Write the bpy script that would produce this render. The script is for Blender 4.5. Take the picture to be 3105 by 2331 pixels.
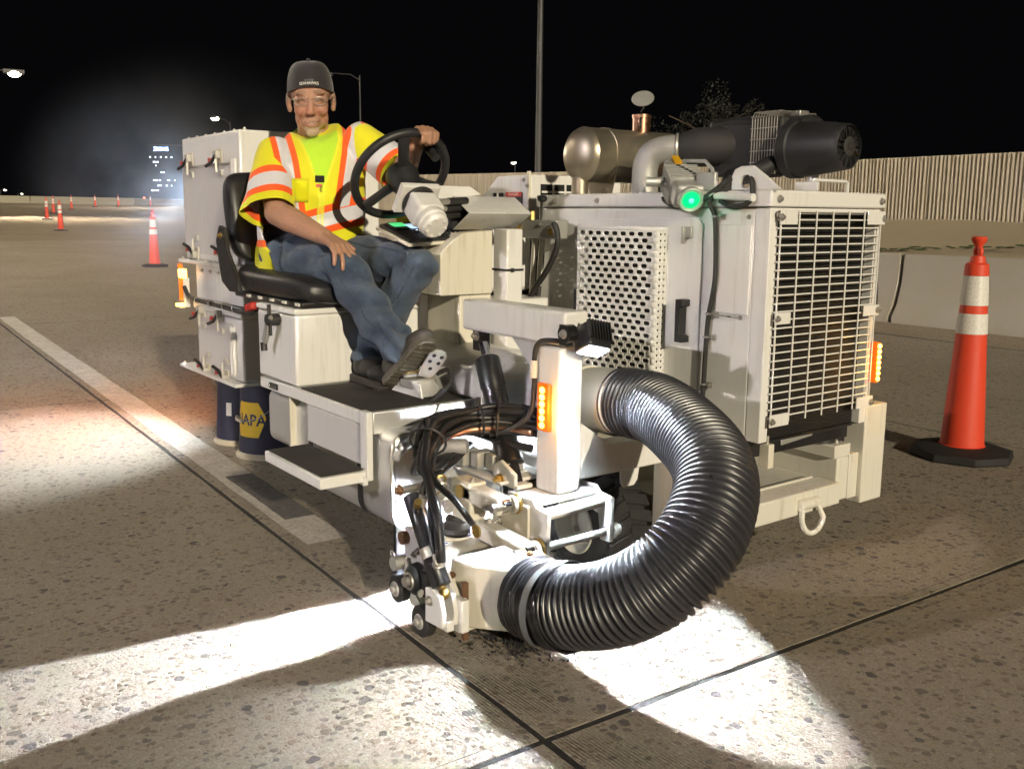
import bpy, bmesh, math, random
import numpy as np
from mathutils import Vector, Matrix, Euler
random.seed(7); np.random.seed(7)
S = bpy.context.scene
for o in list(bpy.data.objects): bpy.data.objects.remove(o)
PI = math.pi
def rad(a): return math.radians(a)

# ------------------------------------------------------------------ camera
# world frame: X = along the machine towards its radiator end, Y = across the road, Z = up (metres)
CAM_H = 1.15
_p, _y, _r = rad(9.02489), rad(143.42194), rad(.49243)
_F = Vector((math.cos(_y)*math.cos(_p), math.sin(_y)*math.cos(_p), -math.sin(_p)))
_Rt = Vector((math.sin(_y), -math.cos(_y), 0)); _U = _Rt.cross(_F)
_R2 = _Rt*math.cos(_r) + _U*math.sin(_r); _U2 = _U*math.cos(_r) - _Rt*math.sin(_r)
cd = bpy.data.cameras.new('camera'); cam = bpy.data.objects.new('camera', cd); S.collection.objects.link(cam)
cam.matrix_world = Matrix(((_R2.x, _U2.x, -_F.x, 0), (_R2.y, _U2.y, -_F.y, 0), (_R2.z, _U2.z, -_F.z, CAM_H), (0, 0, 0, 1)))
cd.sensor_width = 36; cd.lens = 33.28; cd.shift_x = .00967; cd.shift_y = -.01869; cd.clip_end = 3000; cd.clip_start = .05
S.camera = cam
# ------------------------------------------------------------------ night sky
W = bpy.data.worlds.new('World'); S.world = W; W.use_nodes = True
W.node_tree.nodes['Background'].inputs[0].default_value = (.0016, .0016, .0020, 1); W.node_tree.nodes['Background'].inputs[1].default_value = 1.0
# ------------------------------------------------------------------ warm roadside lighting from down the road (one sun)
sl = bpy.data.lights.new('sun', 'SUN'); sl.energy = 3.1; sl.angle = rad(.9); sl.color = (1.0, .88, .66)
sun = bpy.data.objects.new('sun', sl); S.collection.objects.link(sun)
_el = rad(18); _az = rad(-14)
_ld = Vector((math.cos(_el)*math.cos(_az), math.cos(_el)*math.sin(_az), math.sin(_el)))
sun.rotation_euler = (-_ld).to_track_quat('-Z', 'Y').to_euler()
# ------------------------------------------------------------------ exposure and render settings
S.view_settings.view_transform = 'Standard'; S.view_settings.look = 'None'; S.view_settings.exposure = 0.15; S.view_settings.gamma = 1
S.render.engine = 'CYCLES'
cy = S.cycles
cy.use_denoising = True
try: cy.denoiser = 'OPENIMAGEDENOISE'
except Exception: pass
cy.max_bounces = 6; cy.diffuse_bounces = 3; cy.glossy_bounces = 3; cy.transmission_bounces = 6; cy.transparent_max_bounces = 8
cy.volume_bounces = 0; cy.sample_clamp_indirect = 4; cy.sample_clamp_direct = 0; cy.caustics_reflective = False; cy.caustics_refractive = False
cy.use_light_tree = True; cy.blur_glossy = .6

# ================================================================== materials
MATS = {}
def nodes_of(name):
    m = bpy.data.materials.new(name); m.use_nodes = True
    nt = m.node_tree; b = nt.nodes['Principled BSDF']; MATS[name] = m
    return m, nt, b
def N(nt, t, **k):
    n = nt.nodes.new(t)
    for a, v in k.items():
        if a.startswith('i_'):
            key = a[2:]; n.inputs[int(key) if key.isdigit() else key.replace('_', ' ')].default_value = v
        else: setattr(n, a, v)
    return n
def ln(nt, a, b): nt.links.new(a, b)
def ramp(nt, src, stops, interp='LINEAR'):
    r = nt.nodes.new('ShaderNodeValToRGB'); cr = r.color_ramp; cr.interpolation = interp
    while len(cr.elements) < len(stops): cr.elements.new(.5)
    for e, (p, c) in zip(cr.elements, stops):
        e.position = p; e.color = (c, c, c, 1) if isinstance(c, (int, float)) else (*c, 1)
    ln(nt, src, r.inputs[0]); return r.outputs[0]
def mixc(nt, f, a, b, mode='MIX'):
    m = nt.nodes.new('ShaderNodeMix'); m.data_type = 'RGBA'; m.blend_type = mode
    for i, v in ((0, f), (6, a), (7, b)):
        if hasattr(v, 'is_output'): ln(nt, v, m.inputs[i])
        elif i == 0: m.inputs[0].default_value = v
        else: m.inputs[i].default_value = (*v, 1)
    return m.outputs[2]
def mth(nt, op, a, b=None, c=None, clamp=False):
    m = nt.nodes.new('ShaderNodeMath'); m.operation = op; m.use_clamp = clamp
    for i, v in enumerate((a, b, c)):
        if v is None: continue
        if hasattr(v, 'is_output'): ln(nt, v, m.inputs[i])
        else: m.inputs[i].default_value = v
    return m.outputs[0]
def bump(nt, b, h, strength=.3, dist=.002):
    n = N(nt, 'ShaderNodeBump'); n.inputs['Strength'].default_value = strength; n.inputs['Distance'].default_value = dist
    ln(nt, h, n.inputs['Height']); ln(nt, n.outputs[0], b.inputs['Normal']); return n
def noise(nt, scale, detail=4, rough=.6, vec=None, dim='3D'):
    n = N(nt, 'ShaderNodeTexNoise'); n.inputs['Scale'].default_value = scale; n.inputs['Detail'].default_value = detail; n.inputs['Roughness'].default_value = rough
    if vec is None:
        g = N(nt, 'ShaderNodeNewGeometry'); vec = g.outputs['Position']
    ln(nt, vec, n.inputs['Vector']); return n.outputs['Fac']
def paint(name, col, rough=.4, metal=0, wear=.12, coat=0., scale=9, bmp=.05, dirt=(.25, .2, .13), spec=.5, streak=0.):
    """painted or metal surface with uneven colour, grime and roughness"""
    m, nt, b = nodes_of(name)
    n1 = noise(nt, scale, 6, .65); n2 = noise(nt, scale*14, 3, .6)
    f = ramp(nt, n1, [(.42, 0.), (.78, 1.)])
    f = mth(nt, 'MULTIPLY', f, wear)
    c = mixc(nt, f, col, tuple(x*d*1.6 for x, d in zip(col, (.62, .6, .52))) if sum(col) > .3 else tuple(min(1, x*1.9+.01) for x in col))
    sp = ramp(nt, n2, [(.70, 0.), (.78, 1.)]); c = mixc(nt, mth(nt, 'MULTIPLY', sp, wear*.7), c, dirt)
    if streak:
        g_ = N(nt, 'ShaderNodeNewGeometry'); mp = N(nt, 'ShaderNodeVectorMath', operation='MULTIPLY'); ln(nt, g_.outputs['Position'], mp.inputs[0]); mp.inputs[1].default_value = (1, 1, .07)
        sn = noise(nt, 46, 4, .6, mp.outputs[0]); pn = noise(nt, 3.5, 4, .6); f3 = mth(nt, 'MULTIPLY', ramp(nt, sn, [(.52, 0.), (.72, 1.)]), ramp(nt, pn, [(.42, 0.), (.68, 1.)])); c = mixc(nt, mth(nt, 'MULTIPLY', f3, streak), c, (.33, .27, .18))
        ch = ramp(nt, noise(nt, 33, 5, .7), [(.73, 0.), (.75, 1.)]); c = mixc(nt, mth(nt, 'MULTIPLY', ch, streak*1.4, clamp=True), c, (.20, .14, .09))
    ln(nt, c, b.inputs['Base Color']); b.inputs['Metallic'].default_value = metal
    r = ramp(nt, n1, [(.3, max(0, rough-.08)), (.75, min(1, rough+.14))]); ln(nt, r, b.inputs['Roughness'])
    b.inputs['Coat Weight'].default_value = coat; b.inputs['Specular IOR Level'].default_value = spec
    if bmp: bump(nt, b, n2, bmp, .0015)
    return m
def emit(name, col, strength, base=None):
    m, nt, b = nodes_of(name)
    b.inputs['Base Color'].default_value = (*(base or col), 1); b.inputs['Emission Color'].default_value = (*col, 1); b.inputs['Emission Strength'].default_value = strength
    b.inputs['Roughness'].default_value = .3; return m
paint('white_paint', (.76, .752, .73), .36, wear=.20, coat=.15, streak=.42)
paint('white_paint_worn', (.68, .66, .60), .5, wear=.5, scale=16, streak=.7)
paint('cream_paint', (.70, .66, .56), .45, wear=.35, scale=12, streak=.6)
paint('panel_grey', (.60, .58, .57), .4, wear=.2, streak=.35)
paint('black_paint', (.012, .012, .013), .33, wear=.3, coat=.2)
paint('black_plastic', (.018, .018, .019), .42, wear=.3)
paint('hose_black', (.028, .028, .032), .33, wear=.2, spec=.8, bmp=.03)
paint('cable_black', (.013, .013, .014), .38, wear=.3, spec=.4, bmp=.03)
paint('rubber', (.022, .021, .02), .62, wear=.4)
paint('tyre_rubber', (.016, .016, .0165), .85, wear=.6, scale=20, bmp=.25)
paint('steel', (.55, .54, .52), .3, .75, wear=.3, scale=20)
paint('zinc', (.62, .60, .55), .35, .65, wear=.4, scale=25)
paint('bolt_steel', (.45, .43, .40), .35, .7, wear=.5, scale=40)
paint('rusty_steel', (.20, .11, .06), .6, .6, wear=.8, scale=50)
paint('brass', (.62, .45, .16), .35, 1, wear=.3)
paint('aluminium', (.70, .70, .70), .34, .6, wear=.25, scale=7)
paint('cast_aluminium', (.46, .46, .44), .48, .55, wear=.5, scale=30, bmp=.3)
paint('muffler_steel', (.47, .42, .33), .32, .85, wear=.7, scale=6)
paint('copper_pipe', (.55, .30, .20), .3, 1, wear=.6, scale=15)
paint('chrome', (.8, .8, .8), .1, 1, wear=.1)
paint('vinyl', (.014, .014, .015), .38, wear=.3, bmp=.2, scale=20)
paint('foam_black', (.01, .01, .011), .9)
paint('red_plastic', (.45, .03, .02), .4)
paint('yellow_plastic', (.62, .34, .01), .4)
paint('bucket_blue', (.012, .014, .036), .5, wear=.5, dirt=(.35, .32, .27))
paint('bucket_rim', (.55, .5, .38), .6, wear=.6)
paint('logo_yellow', (.70, .46, .02), .5, wear=.2)
paint('logo_blue', (.015, .02, .09), .5)
paint('paper', (.75, .74, .68), .7)
paint('tape_grey', (.15, .16, .16), .35, wear=.6, scale=30)
paint('concrete_wall', (.31, .285, .235), .9, wear=.95, scale=2.2, bmp=.5)
paint('sound_wall', (.52, .46, .36), .92, wear=.5, scale=6, bmp=.5)
paint('dirt_slope', (.30, .25, .165), .95, wear=.9, scale=1.4, bmp=.8)
paint('moss', (.035, .05, .012), .95, wear=.9, scale=9, bmp=.9)
paint('cone_orange', (.70, .062, .024), .5, wear=.4, scale=14, streak=.28)
paint('cone_rubber', (.012, .011, .011), .75, wear=.5)
paint('pole_steel', (.06, .06, .062), .5, .6)
paint('glass_dark', (.006, .006, .008), .08)
paint('red_print', (.55, .06, .05), .6)
def grip():
    m, nt, b = nodes_of('grip_tape'); n = noise(nt, 420, 2, .7); n1 = noise(nt, 6, 4)
    c = ramp(nt, n1, [(.3, (.016, .015, .013)), (.75, (.045, .04, .032))]); ln(nt, c, b.inputs['Base Color']); b.inputs['Roughness'].default_value = .85; bump(nt, b, n, .9, .002)
grip()
def perforated_mats():
    m, nt, b = nodes_of('radiator_core'); g = N(nt, 'ShaderNodeNewGeometry')
    w = N(nt, 'ShaderNodeTexWave'); w.bands_direction = 'Z'; w.inputs['Scale'].default_value = 42; ln(nt, g.outputs['Position'], w.inputs['Vector'])
    c = ramp(nt, w.outputs['Fac'], [(.3, (.004, .004, .004)), (.8, (.016, .015, .016))]); ln(nt, c, b.inputs['Base Color']); b.inputs['Roughness'].default_value = .6
    bump(nt, b, w.outputs['Fac'], .6, .004)
perforated_mats()
def retro():
    m, nt, b = nodes_of('cone_collar'); n = noise(nt, 160, 2); c = ramp(nt, n, [(.3, (.62, .60, .55)), (.7, (.85, .84, .8))]); ln(nt, c, b.inputs['Base Color']); b.inputs['Roughness'].default_value = .32
    b.inputs['Specular IOR Level'].default_value = .8; bump(nt, b, n, .2, .001)
retro()
emit('lamp_white', (.92, .97, 1), 60); emit('amber_led', (1, .50, .07), 9, (.6, .2, .02)); emit('amber_lens', (1, .18, .01), .45, (.6, .13, .01))
emit('green_led', (.0, .9, .22), .95, (.0, .3, .1)); emit('green_core', (.12, 1, .75), 1.3); emit('street_led', (1, .90, .66), 45); emit('street_led_dim', (1, .9, .7), 14)
emit('screen_green', (.10, .75, .25), .9); emit('screen_blue', (.45, .70, 1), 1.1); emit('window_lit', (.75, .85, 1), 4); emit('sign_blue', (.40, .55, 1), 8); emit('tail_red', (1, .15, .08), 6)
emit('button_light', (.8, .85, 1), 1.5)

def concrete(name='road_concrete', groove=1.0, tint=(1, 1, 1), rel=1.0):
    m, nt, b = nodes_of(name)
    g = N(nt, 'ShaderNodeNewGeometry'); P = g.outputs['Position']
    nd = N(nt, 'ShaderNodeTexNoise'); nd.inputs['Scale'].default_value = 30; nd.inputs['Detail'].default_value = 3; ln(nt, P, nd.inputs['Vector'])
    wv = N(nt, 'ShaderNodeVectorMath', operation='MULTIPLY_ADD'); ln(nt, nd.outputs['Color'], wv.inputs[0]); wv.inputs[1].default_value = (.022, .022, 0); ln(nt, P, wv.inputs[2])
    def stones(scale, keep, size, cols, sharp=14., vec=None):
        v = N(nt, 'ShaderNodeTexVoronoi'); v.voronoi_dimensions = '2D'; v.inputs['Scale'].default_value = scale; v.inputs['Randomness'].default_value = 1; ln(nt, vec or wv.outputs[0], v.inputs['Vector'])
        sp = N(nt, 'ShaderNodeSeparateColor'); ln(nt, v.outputs['Color'], sp.inputs[0])
        sel = mth(nt, 'GREATER_THAN', sp.outputs[0], 1-keep)
        rr = mth(nt, 'MULTIPLY_ADD', sp.outputs[2], size*.7, size*.5)
        inn = mth(nt, 'SUBTRACT', rr, v.outputs['Distance']); inn = mth(nt, 'MULTIPLY', inn, sharp, clamp=True)
        return mth(nt, 'MULTIPLY', sel, inn), ramp(nt, sp.outputs[1], cols)
    base_n = noise(nt, 1.6, 6, .65); fine = noise(nt, 170, 4, .75); mid = noise(nt, 22, 5, .7)
    base = ramp(nt, base_n, [(.25, (.270, .240, .185)), (.5, (.315, .285, .225)), (.8, (.355, .325, .265))])
    base = mixc(nt, mth(nt, 'MULTIPLY', ramp(nt, mid, [(.42, 0.), (.72, 1.)]), .45), base, (.20, .175, .13))
    base = mixc(nt, .38, base, ramp(nt, fine, [(.32, (.11, .095, .07)), (.68, (.50, .46, .38))]))
    m1, c1 = stones(95, .8, .46, [(0, (.36, .33, .27)), (.35, (.23, .195, .145)), (.6, (.42, .39, .33)), (.85, (.17, .15, .125)), (1, (.30, .24, .19))])
    m2, c2 = stones(46, .36, .44, [(0, (.12, .11, .11)), (.3, (.19, .175, .16)), (.55, (.24, .19, .145)), (.8, (.10, .092, .095)), (1, (.31, .285, .245))])
    m3, c3 = stones(25, .10, .36, [(0, (.085, .08, .088)), (.5, (.14, .13, .13)), (1, (.20, .165, .135))], 20.)
    col = mixc(nt, mth(nt, 'MULTIPLY', m1, .6), base, c1); col = mixc(nt, mth(nt, 'MULTIPLY', m2, .75), col, c2); col = mixc(nt, mth(nt, 'MULTIPLY', m3, .88), col, c3)
    big = noise(nt, .5, 5, .6); col = mixc(nt, mth(nt, 'MULTIPLY', ramp(nt, big, [(.35, 0.), (.7, 1.)]), .28), col, (.17, .145, .105))
    pit = ramp(nt, noise(nt, 110, 2, .5), [(.69, 0.), (.73, 1.)]); col = mixc(nt, mth(nt, 'MULTIPLY', pit, .75), col, (.05, .043, .035))
    col = mixc(nt, 1.0, col, tint, 'MULTIPLY')
    ln(nt, col, b.inputs['Base Color']); b.inputs['Roughness'].default_value = 1.0; b.inputs['Specular IOR Level'].default_value = .0
    h = mth(nt, 'ADD', mth(nt, 'MULTIPLY', m1, .9), mth(nt, 'MULTIPLY', m2, 1.0)); h = mth(nt, 'ADD', h, mth(nt, 'MULTIPLY', m3, .6))
    h = mth(nt, 'ADD', h, mth(nt, 'MULTIPLY', fine, .55)); h = mth(nt, 'SUBTRACT', h, mth(nt, 'MULTIPLY', pit, 1.8)); h = mth(nt, 'ADD', h, mth(nt, 'MULTIPLY', mid, .8))
    if groove:
        # saw grooves: only on the patches next to the lane joint that have been ground
        w = N(nt, 'ShaderNodeTexWave'); w.bands_direction = 'Y'; w.inputs['Scale'].default_value = 34; w.inputs['Distortion'].default_value = .8; w.inputs['Detail'].default_value = 1; ln(nt, P, w.inputs['Vector'])
        sx = N(nt, 'ShaderNodeSeparateXYZ'); ln(nt, P, sx.inputs[0]); yy = mth(nt, 'ADD', sx.outputs[1], mth(nt, 'MULTIPLY', mth(nt, 'ADD', sx.outputs[0], 1.5), .040))
        lane = mth(nt, 'SUBTRACT', 1.0, mth(nt, 'MULTIPLY', mth(nt, 'ABSOLUTE', mth(nt, 'SUBTRACT', yy, 1.28)), 3.2), clamp=True)
        gm = mth(nt, 'MULTIPLY', ramp(nt, noise(nt, 5.0, 5, .75), [(.46, 0.), (.58, 1.)]), lane)
        h = mth(nt, 'ADD', h, mth(nt, 'MULTIPLY', mth(nt, 'MULTIPLY', w.outputs['Fac'], gm), 1.6*groove))
    bump(nt, b, h, .9*rel, .0036)
    return m
concrete('road_concrete', 1.0, (1.16, 1.14, 1.16)); concrete('road_concrete_far', 0, (1.08, 1.02, .98), .5)
def stripe_mat():
    m, nt, b = nodes_of('stripe_paint'); g = N(nt, 'ShaderNodeNewGeometry'); P = g.outputs['Position']
    w = N(nt, 'ShaderNodeTexWave'); w.bands_direction = 'Y'; w.inputs['Scale'].default_value = 38; w.inputs['Distortion'].default_value = .5; ln(nt, P, w.inputs['Vector'])
    n = noise(nt, 60, 5, .75); n2 = noise(nt, 9, 4, .7)
    t = mth(nt, 'ADD', mth(nt, 'MULTIPLY', n, .7), mth(nt, 'MULTIPLY', w.outputs['Fac'], .18)); t = mth(nt, 'ADD', t, mth(nt, 'MULTIPLY', n2, .35))
    f = ramp(nt, t, [(.50, 1.), (.72, 0.)])
    c = mixc(nt, f, (.32, .29, .245), (.60, .565, .50)); ln(nt, c, b.inputs['Base Color']); b.inputs['Roughness'].default_value = .7; bump(nt, b, t, .5, .003)
    m, nt, b = nodes_of('ground_patch'); g = N(nt, 'ShaderNodeNewGeometry'); P = g.outputs['Position']
    w = N(nt, 'ShaderNodeTexWave'); w.bands_direction = 'Y'; w.inputs['Scale'].default_value = 38; ln(nt, P, w.inputs['Vector'])
    n = noise(nt, 40, 5, .75); t = mth(nt, 'ADD', n, mth(nt, 'MULTIPLY', w.outputs['Fac'], .3))
    c = ramp(nt, t, [(.4, (.04, .04, .045)), (.85, (.15, .14, .13))]); ln(nt, c, b.inputs['Base Color']); b.inputs['Roughness'].default_value = .85; bump(nt, b, t, .6, .003)
    m, nt, b = nodes_of('joint_sealant'); n = noise(nt, 60, 5); c = ramp(nt, n, [(.3, (.010, .0095, .009)), (.75, (.04, .037, .033))]); ln(nt, c, b.inputs['Base Color']); b.inputs['Roughness'].default_value = .85; bump(nt, b, n, .6, .004)
stripe_mat()

# ================================================================== geometry helpers
def frame_of(d):
    d = Vector(d).normalized(); a = Vector((0, 0, 1)) if abs(d.z) < .9 else Vector((1, 0, 0))
    u = d.cross(a).normalized(); return u, d.cross(u).normalized(), d
class G:
    def __init__(s): s.v = []; s.f = []
    def add(s, vs, fs):
        o = len(s.v); s.v += [tuple(p) for p in vs]; s.f += [tuple(i+o for i in f) for f in fs]; return s
    def box(s, x0, x1, y0, y1, z0, z1):
        return s.add([(x, y, z) for z in (z0, z1) for y in (y0, y1) for x in (x0, x1)], [(0, 2, 3, 1), (4, 5, 7, 6), (0, 1, 5, 4), (2, 6, 7, 3), (0, 4, 6, 2), (1, 3, 7, 5)])
    def obox(s, c, ax, ay, az):
        c, ax, ay, az = map(Vector, (c, ax, ay, az)); vs = [c+ax*i+ay*j+az*k for k in (-1, 1) for j in (-1, 1) for i in (-1, 1)]
        fs = [(0, 2, 3, 1), (4, 5, 7, 6), (0, 1, 5, 4), (2, 6, 7, 3), (0, 4, 6, 2), (1, 3, 7, 5)]
        if ax.cross(ay).dot(az) < 0: fs = [f[::-1] for f in fs]
        return s.add(vs, fs)
    def bar(s, p, q, w, h, up=(0, 0, 1)):
        p, q = Vector(p), Vector(q); d = q-p; L = d.length; d.normalize(); u = Vector(up); sd = d.cross(u).normalized(); u = sd.cross(d).normalized()
        return s.obox((p+q)/2, d*(L/2), sd*(w/2), u*(h/2))
    def rings(s, rings, cap0=True, cap1=True, closed=False):
        n = len(rings[0]); o = len(s.v); fs = []
        vs = [tuple(p) for r in rings for p in r]; m = len(rings)
        for i in range(m if closed else m-1):
            for j in range(n):
                a = i*n+j; b = i*n+(j+1) % n; c = ((i+1) % m)*n+(j+1) % n; d = ((i+1) % m)*n+j
                fs.append((a, b, c, d))
        if not closed:
            if cap0: fs.append(tuple(range(n))[::-1])
            if cap1: fs.append(tuple((m-1)*n+j for j in range(n)))
        return s.add(vs, fs)
    def cyl(s, p, q, r, r2=None, n=20, cap0=True, cap1=True):
        p, q = Vector(p), Vector(q); u, v, d = frame_of(q-p); r2 = r if r2 is None else r2
        rg = [[c+(v*math.cos(2*PI*j/n)+u*math.sin(2*PI*j/n))*rr for j in range(n)] for c, rr in ((p, r), (q, r2))]
        return s.rings(rg, cap0, cap1)
    def lathe(s, p, d, prof, n=28, cap0=True, cap1=True):
        p = Vector(p); u, v, d = frame_of(d)
        return s.rings([[p+d*t+(v*math.cos(2*PI*j/n)+u*math.sin(2*PI*j/n))*max(r, 1e-4) for j in range(n)] for t, r in prof], cap0, cap1)
    def tube(s, pts, r, n=10, cap=True):
        pts = [Vector(p) for p in pts]; m = len(pts); rg = []; u0 = None
        for i, p in enumerate(pts):
            d = (pts[min(i+1, m-1)]-pts[max(i-1, 0)]).normalized()
            if u0 is None: u0 = frame_of(d)[0]
            u0 = (u0-d*u0.dot(d)).normalized(); w = d.cross(u0); rr = r[i] if hasattr(r, '__len__') else r
            rg.append([p+(u0*math.cos(2*PI*j/n)+w*math.sin(2*PI*j/n))*rr for j in range(n)])
        return s.rings(rg, cap, cap)
    def torus(s, c, d, R, r, n=40, k=12):
        c = Vector(c); u, v, d = frame_of(d)
        rg = []
        for i in range(n):
            a = 2*PI*i/n; e = u*math.cos(a)+v*math.sin(a)
            rg.append([c+e*(R+r*math.cos(2*PI*j/k))+d*(r*math.sin(2*PI*j/k)) for j in range(k)])
        return s.rings(rg, closed=True)
    def prism(s, poly, axis, a, b):
        """poly in the two remaining axes (order x,y,z), extruded from a to b"""
        def P(p, t): return {'x': (t, p[0], p[1]), 'y': (p[0], t, p[1]), 'z': (p[0], p[1], t)}[axis]
        n = len(poly); vs = [P(p, a) for p in poly]+[P(p, b) for p in poly]
        fs = [tuple(range(n))[::-1], tuple(range(n, 2*n))]+[(i, (i+1) % n, n+(i+1) % n, n+i) for i in range(n)]
        return s.add(vs, fs)
    def sph(s, c, r, n=16, m=10, R=None):
        c = Vector(c); rx, ry, rz = (r, r, r) if not hasattr(r, '__len__') else r; rg = []
        for i in range(1, m):
            t = PI*i/m; rg.append([Vector((rx*math.sin(t)*math.cos(2*PI*j/n), ry*math.sin(t)*math.sin(2*PI*j/n), -rz*math.cos(t))) for j in range(n)])
        vs = [(0, 0, -rz)]+[p for g_ in rg for p in g_]+[(0, 0, rz)]; fs = []
        for j in range(n):
            fs.append((0, 1+(j+1) % n, 1+j)); fs.append((len(vs)-1, 1+(m-2)*n+j, 1+(m-2)*n+(j+1) % n))
            for i in range(m-2): fs.append((1+i*n+j, 1+i*n+(j+1) % n, 1+(i+1)*n+(j+1) % n, 1+(i+1)*n+j))
        M = R if R is not None else Matrix.Identity(3)
        return s.add([c+M@Vector(p) for p in vs], fs)
    def build(s, name, mat, parent=None, bevel=0., fix=True, seg=2, smooth=38):
        me = bpy.data.meshes.new(name); me.from_pydata(s.v, [], s.f); me.update()
        if fix:
            bm = bmesh.new(); bm.from_mesh(me); bmesh.ops.recalc_face_normals(bm, faces=bm.faces); bm.to_mesh(me); bm.free()
        me.shade_smooth(); me.set_sharp_from_angle(angle=rad(smooth))
        o = bpy.data.objects.new(name, me); S.collection.objects.link(o)
        if mat: me.materials.append(MATS[mat] if isinstance(mat, str) else mat)
        if parent: o.parent = parent
        if bevel:
            b = o.modifiers.new('edge', 'BEVEL'); b.width = bevel; b.segments = seg; b.limit_method = 'ANGLE'; b.angle_limit = rad(40)
        return o
def empty(name, loc=(0, 0, 0), parent=None):
    o = bpy.data.objects.new(name, None); o.empty_display_size = .1; S.collection.objects.link(o); o.location = loc
    if parent: o.parent = parent
    return o
def tag(o, label=None, cat=None, group=None, kind=None):
    for k, v in (('label', label), ('category', cat), ('group', group), ('kind', kind)):
        if v: o[k] = v
    return o
def dup(src, dloc=None, parent=None, M=None):
    c = src.copy(); S.collection.objects.link(c)
    if dloc is not None: c.location = src.location+Vector(dloc)
    if M is not None: c.matrix_world = M
    c.parent = parent if parent else src.parent
    return c
def dup_tree(src, loc, rotz=0, label=None):
    c = src.copy(); S.collection.objects.link(c); c.location = loc; c.rotation_euler = (0, 0, rotz)
    if label: c['label'] = label
    for ch in list(src.children):
        k = ch.copy(); S.collection.objects.link(k); k.parent = c
        for g_ in ch.children:
            q = g_.copy(); S.collection.objects.link(q); q.parent = k
    return c
def spline(pts, n=8):
    P = [Vector(p) for p in pts]; P = [P[0]*2-P[1]]+P+[P[-1]*2-P[-2]]; out = []
    for i in range(1, len(P)-2):
        a, b, c, d = P[i-1:i+3]
        for k in range(n):
            t = k/n; out.append(.5*((2*b)+(c-a)*t+(2*a-5*b+4*c-d)*t*t+(3*b-a-3*c+d)*t**3))
    out.append(P[-2]); return out
def text_mesh(txt, size, depth=0.0, bold=False):
    """flat letter outlines as (verts, faces), centred, in the xy plane"""
    cu = bpy.data.curves.new('lettering', 'FONT'); cu.body = txt; cu.size = size; cu.align_x = 'CENTER'; cu.align_y = 'CENTER'; cu.extrude = depth; cu.resolution_u = 3
    if bold: cu.offset = size*.018
    o = bpy.data.objects.new('lettering', cu); S.collection.objects.link(o); dg = bpy.context.evaluated_depsgraph_get()
    me = bpy.data.meshes.new_from_object(o.evaluated_get(dg)); v = [p.co.copy() for p in me.vertices]; f = [tuple(p.vertices) for p in me.polygons]
    bpy.data.objects.remove(o); bpy.data.meshes.remove(me); return v, f
def spot(name, loc, target, power, size_deg, blend=.3, radius=.03, color=(1, 1, 1), parent=None):
    l = bpy.data.lights.new(name, 'SPOT'); l.energy = power; l.spot_size = rad(size_deg); l.spot_blend = blend; l.shadow_soft_size = radius; l.color = color
    o = bpy.data.objects.new(name, l); S.collection.objects.link(o); o.location = loc; o.rotation_euler = (Vector(target)-Vector(loc)).to_track_quat('-Z', 'Y').to_euler()
    if parent: o.parent = parent
    return o
def point(name, loc, power, radius=.03, color=(1, 1, 1), parent=None):
    l = bpy.data.lights.new(name, 'POINT'); l.energy = power; l.shadow_soft_size = radius; l.color = color
    o = bpy.data.objects.new(name, l); S.collection.objects.link(o); o.location = loc
    if parent: o.parent = parent
    return o
_bolt = None
def bolt(p, d, parent, r=.008, mat='bolt_steel', name='bolt'):
    """hex bolt head with washer; one shared mesh"""
    global _bolt
    if _bolt is None: _bolt = {}
    if mat not in _bolt:
        g = G(); g.cyl((0, 0, 0), (0, 0, .25), 1.35, n=14); g.cyl((0, 0, .25), (0, 0, 1.05), 1.0, .93, n=6); g.cyl((0, 0, 1.05), (0, 0, 1.5), .5, .45, n=8)
        me = g.build('bolt_master', mat); _bolt[mat] = me.data; bpy.data.objects.remove(me)
    o = bpy.data.objects.new(name, _bolt[mat]); S.collection.objects.link(o); o.location = p; o.scale = (r, r, r)
    o.rotation_euler = Vector(d).to_track_quat('Z', 'Y').to_euler(); o.parent = parent; return o

# ================================================================== road, slabs, stripe
A_R = rad(-2.3); RO = Vector((-1.5, 1.24))
def zroad(s): 
    t = -(s)-9.0
    return 0 if t <= 0 else (.0195*t if t > 6 else .0195*t*t/12 if t < 6 else 0)
def zr(s):
    t = -s-9.0
    if t <= 0: return 0.
    return .0195*(t*t/12) if t < 6 else .0195*(t-3)
def rw(s, t, z=0):
    """road frame: s along the lane (0 at the near transverse joint), t across from the longitudinal joint"""
    X = RO.x+s*math.cos(A_R)-t*math.sin(A_R); Y = RO.y+s*math.sin(A_R)+t*math.cos(A_R)
    return (X, Y, zr(X)+z)
road = None
g = G(); ss = [14, 8, 4, 0, -4, -8, -10, -12, -14, -17, -20, -23, -28]; ts = [-14, -7, 0, 4, 8.2]
def sheet(g, ss, ts, dz):
    o = len(g.v); n = len(ts)
    g.v += [rw(s_, t_, dz) for s_ in ss for t_ in ts]
    for i in range(len(ss)-1):
        for j in range(n-1): g.f.append((o+i*n+j, o+i*n+j+1, o+(i+1)*n+j+1, o+(i+1)*n+j))
sheet(g, ss, ts, -.0022)
road = g.build('road', 'joint_sealant', fix=False); tag(road, kind='structure')
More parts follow.
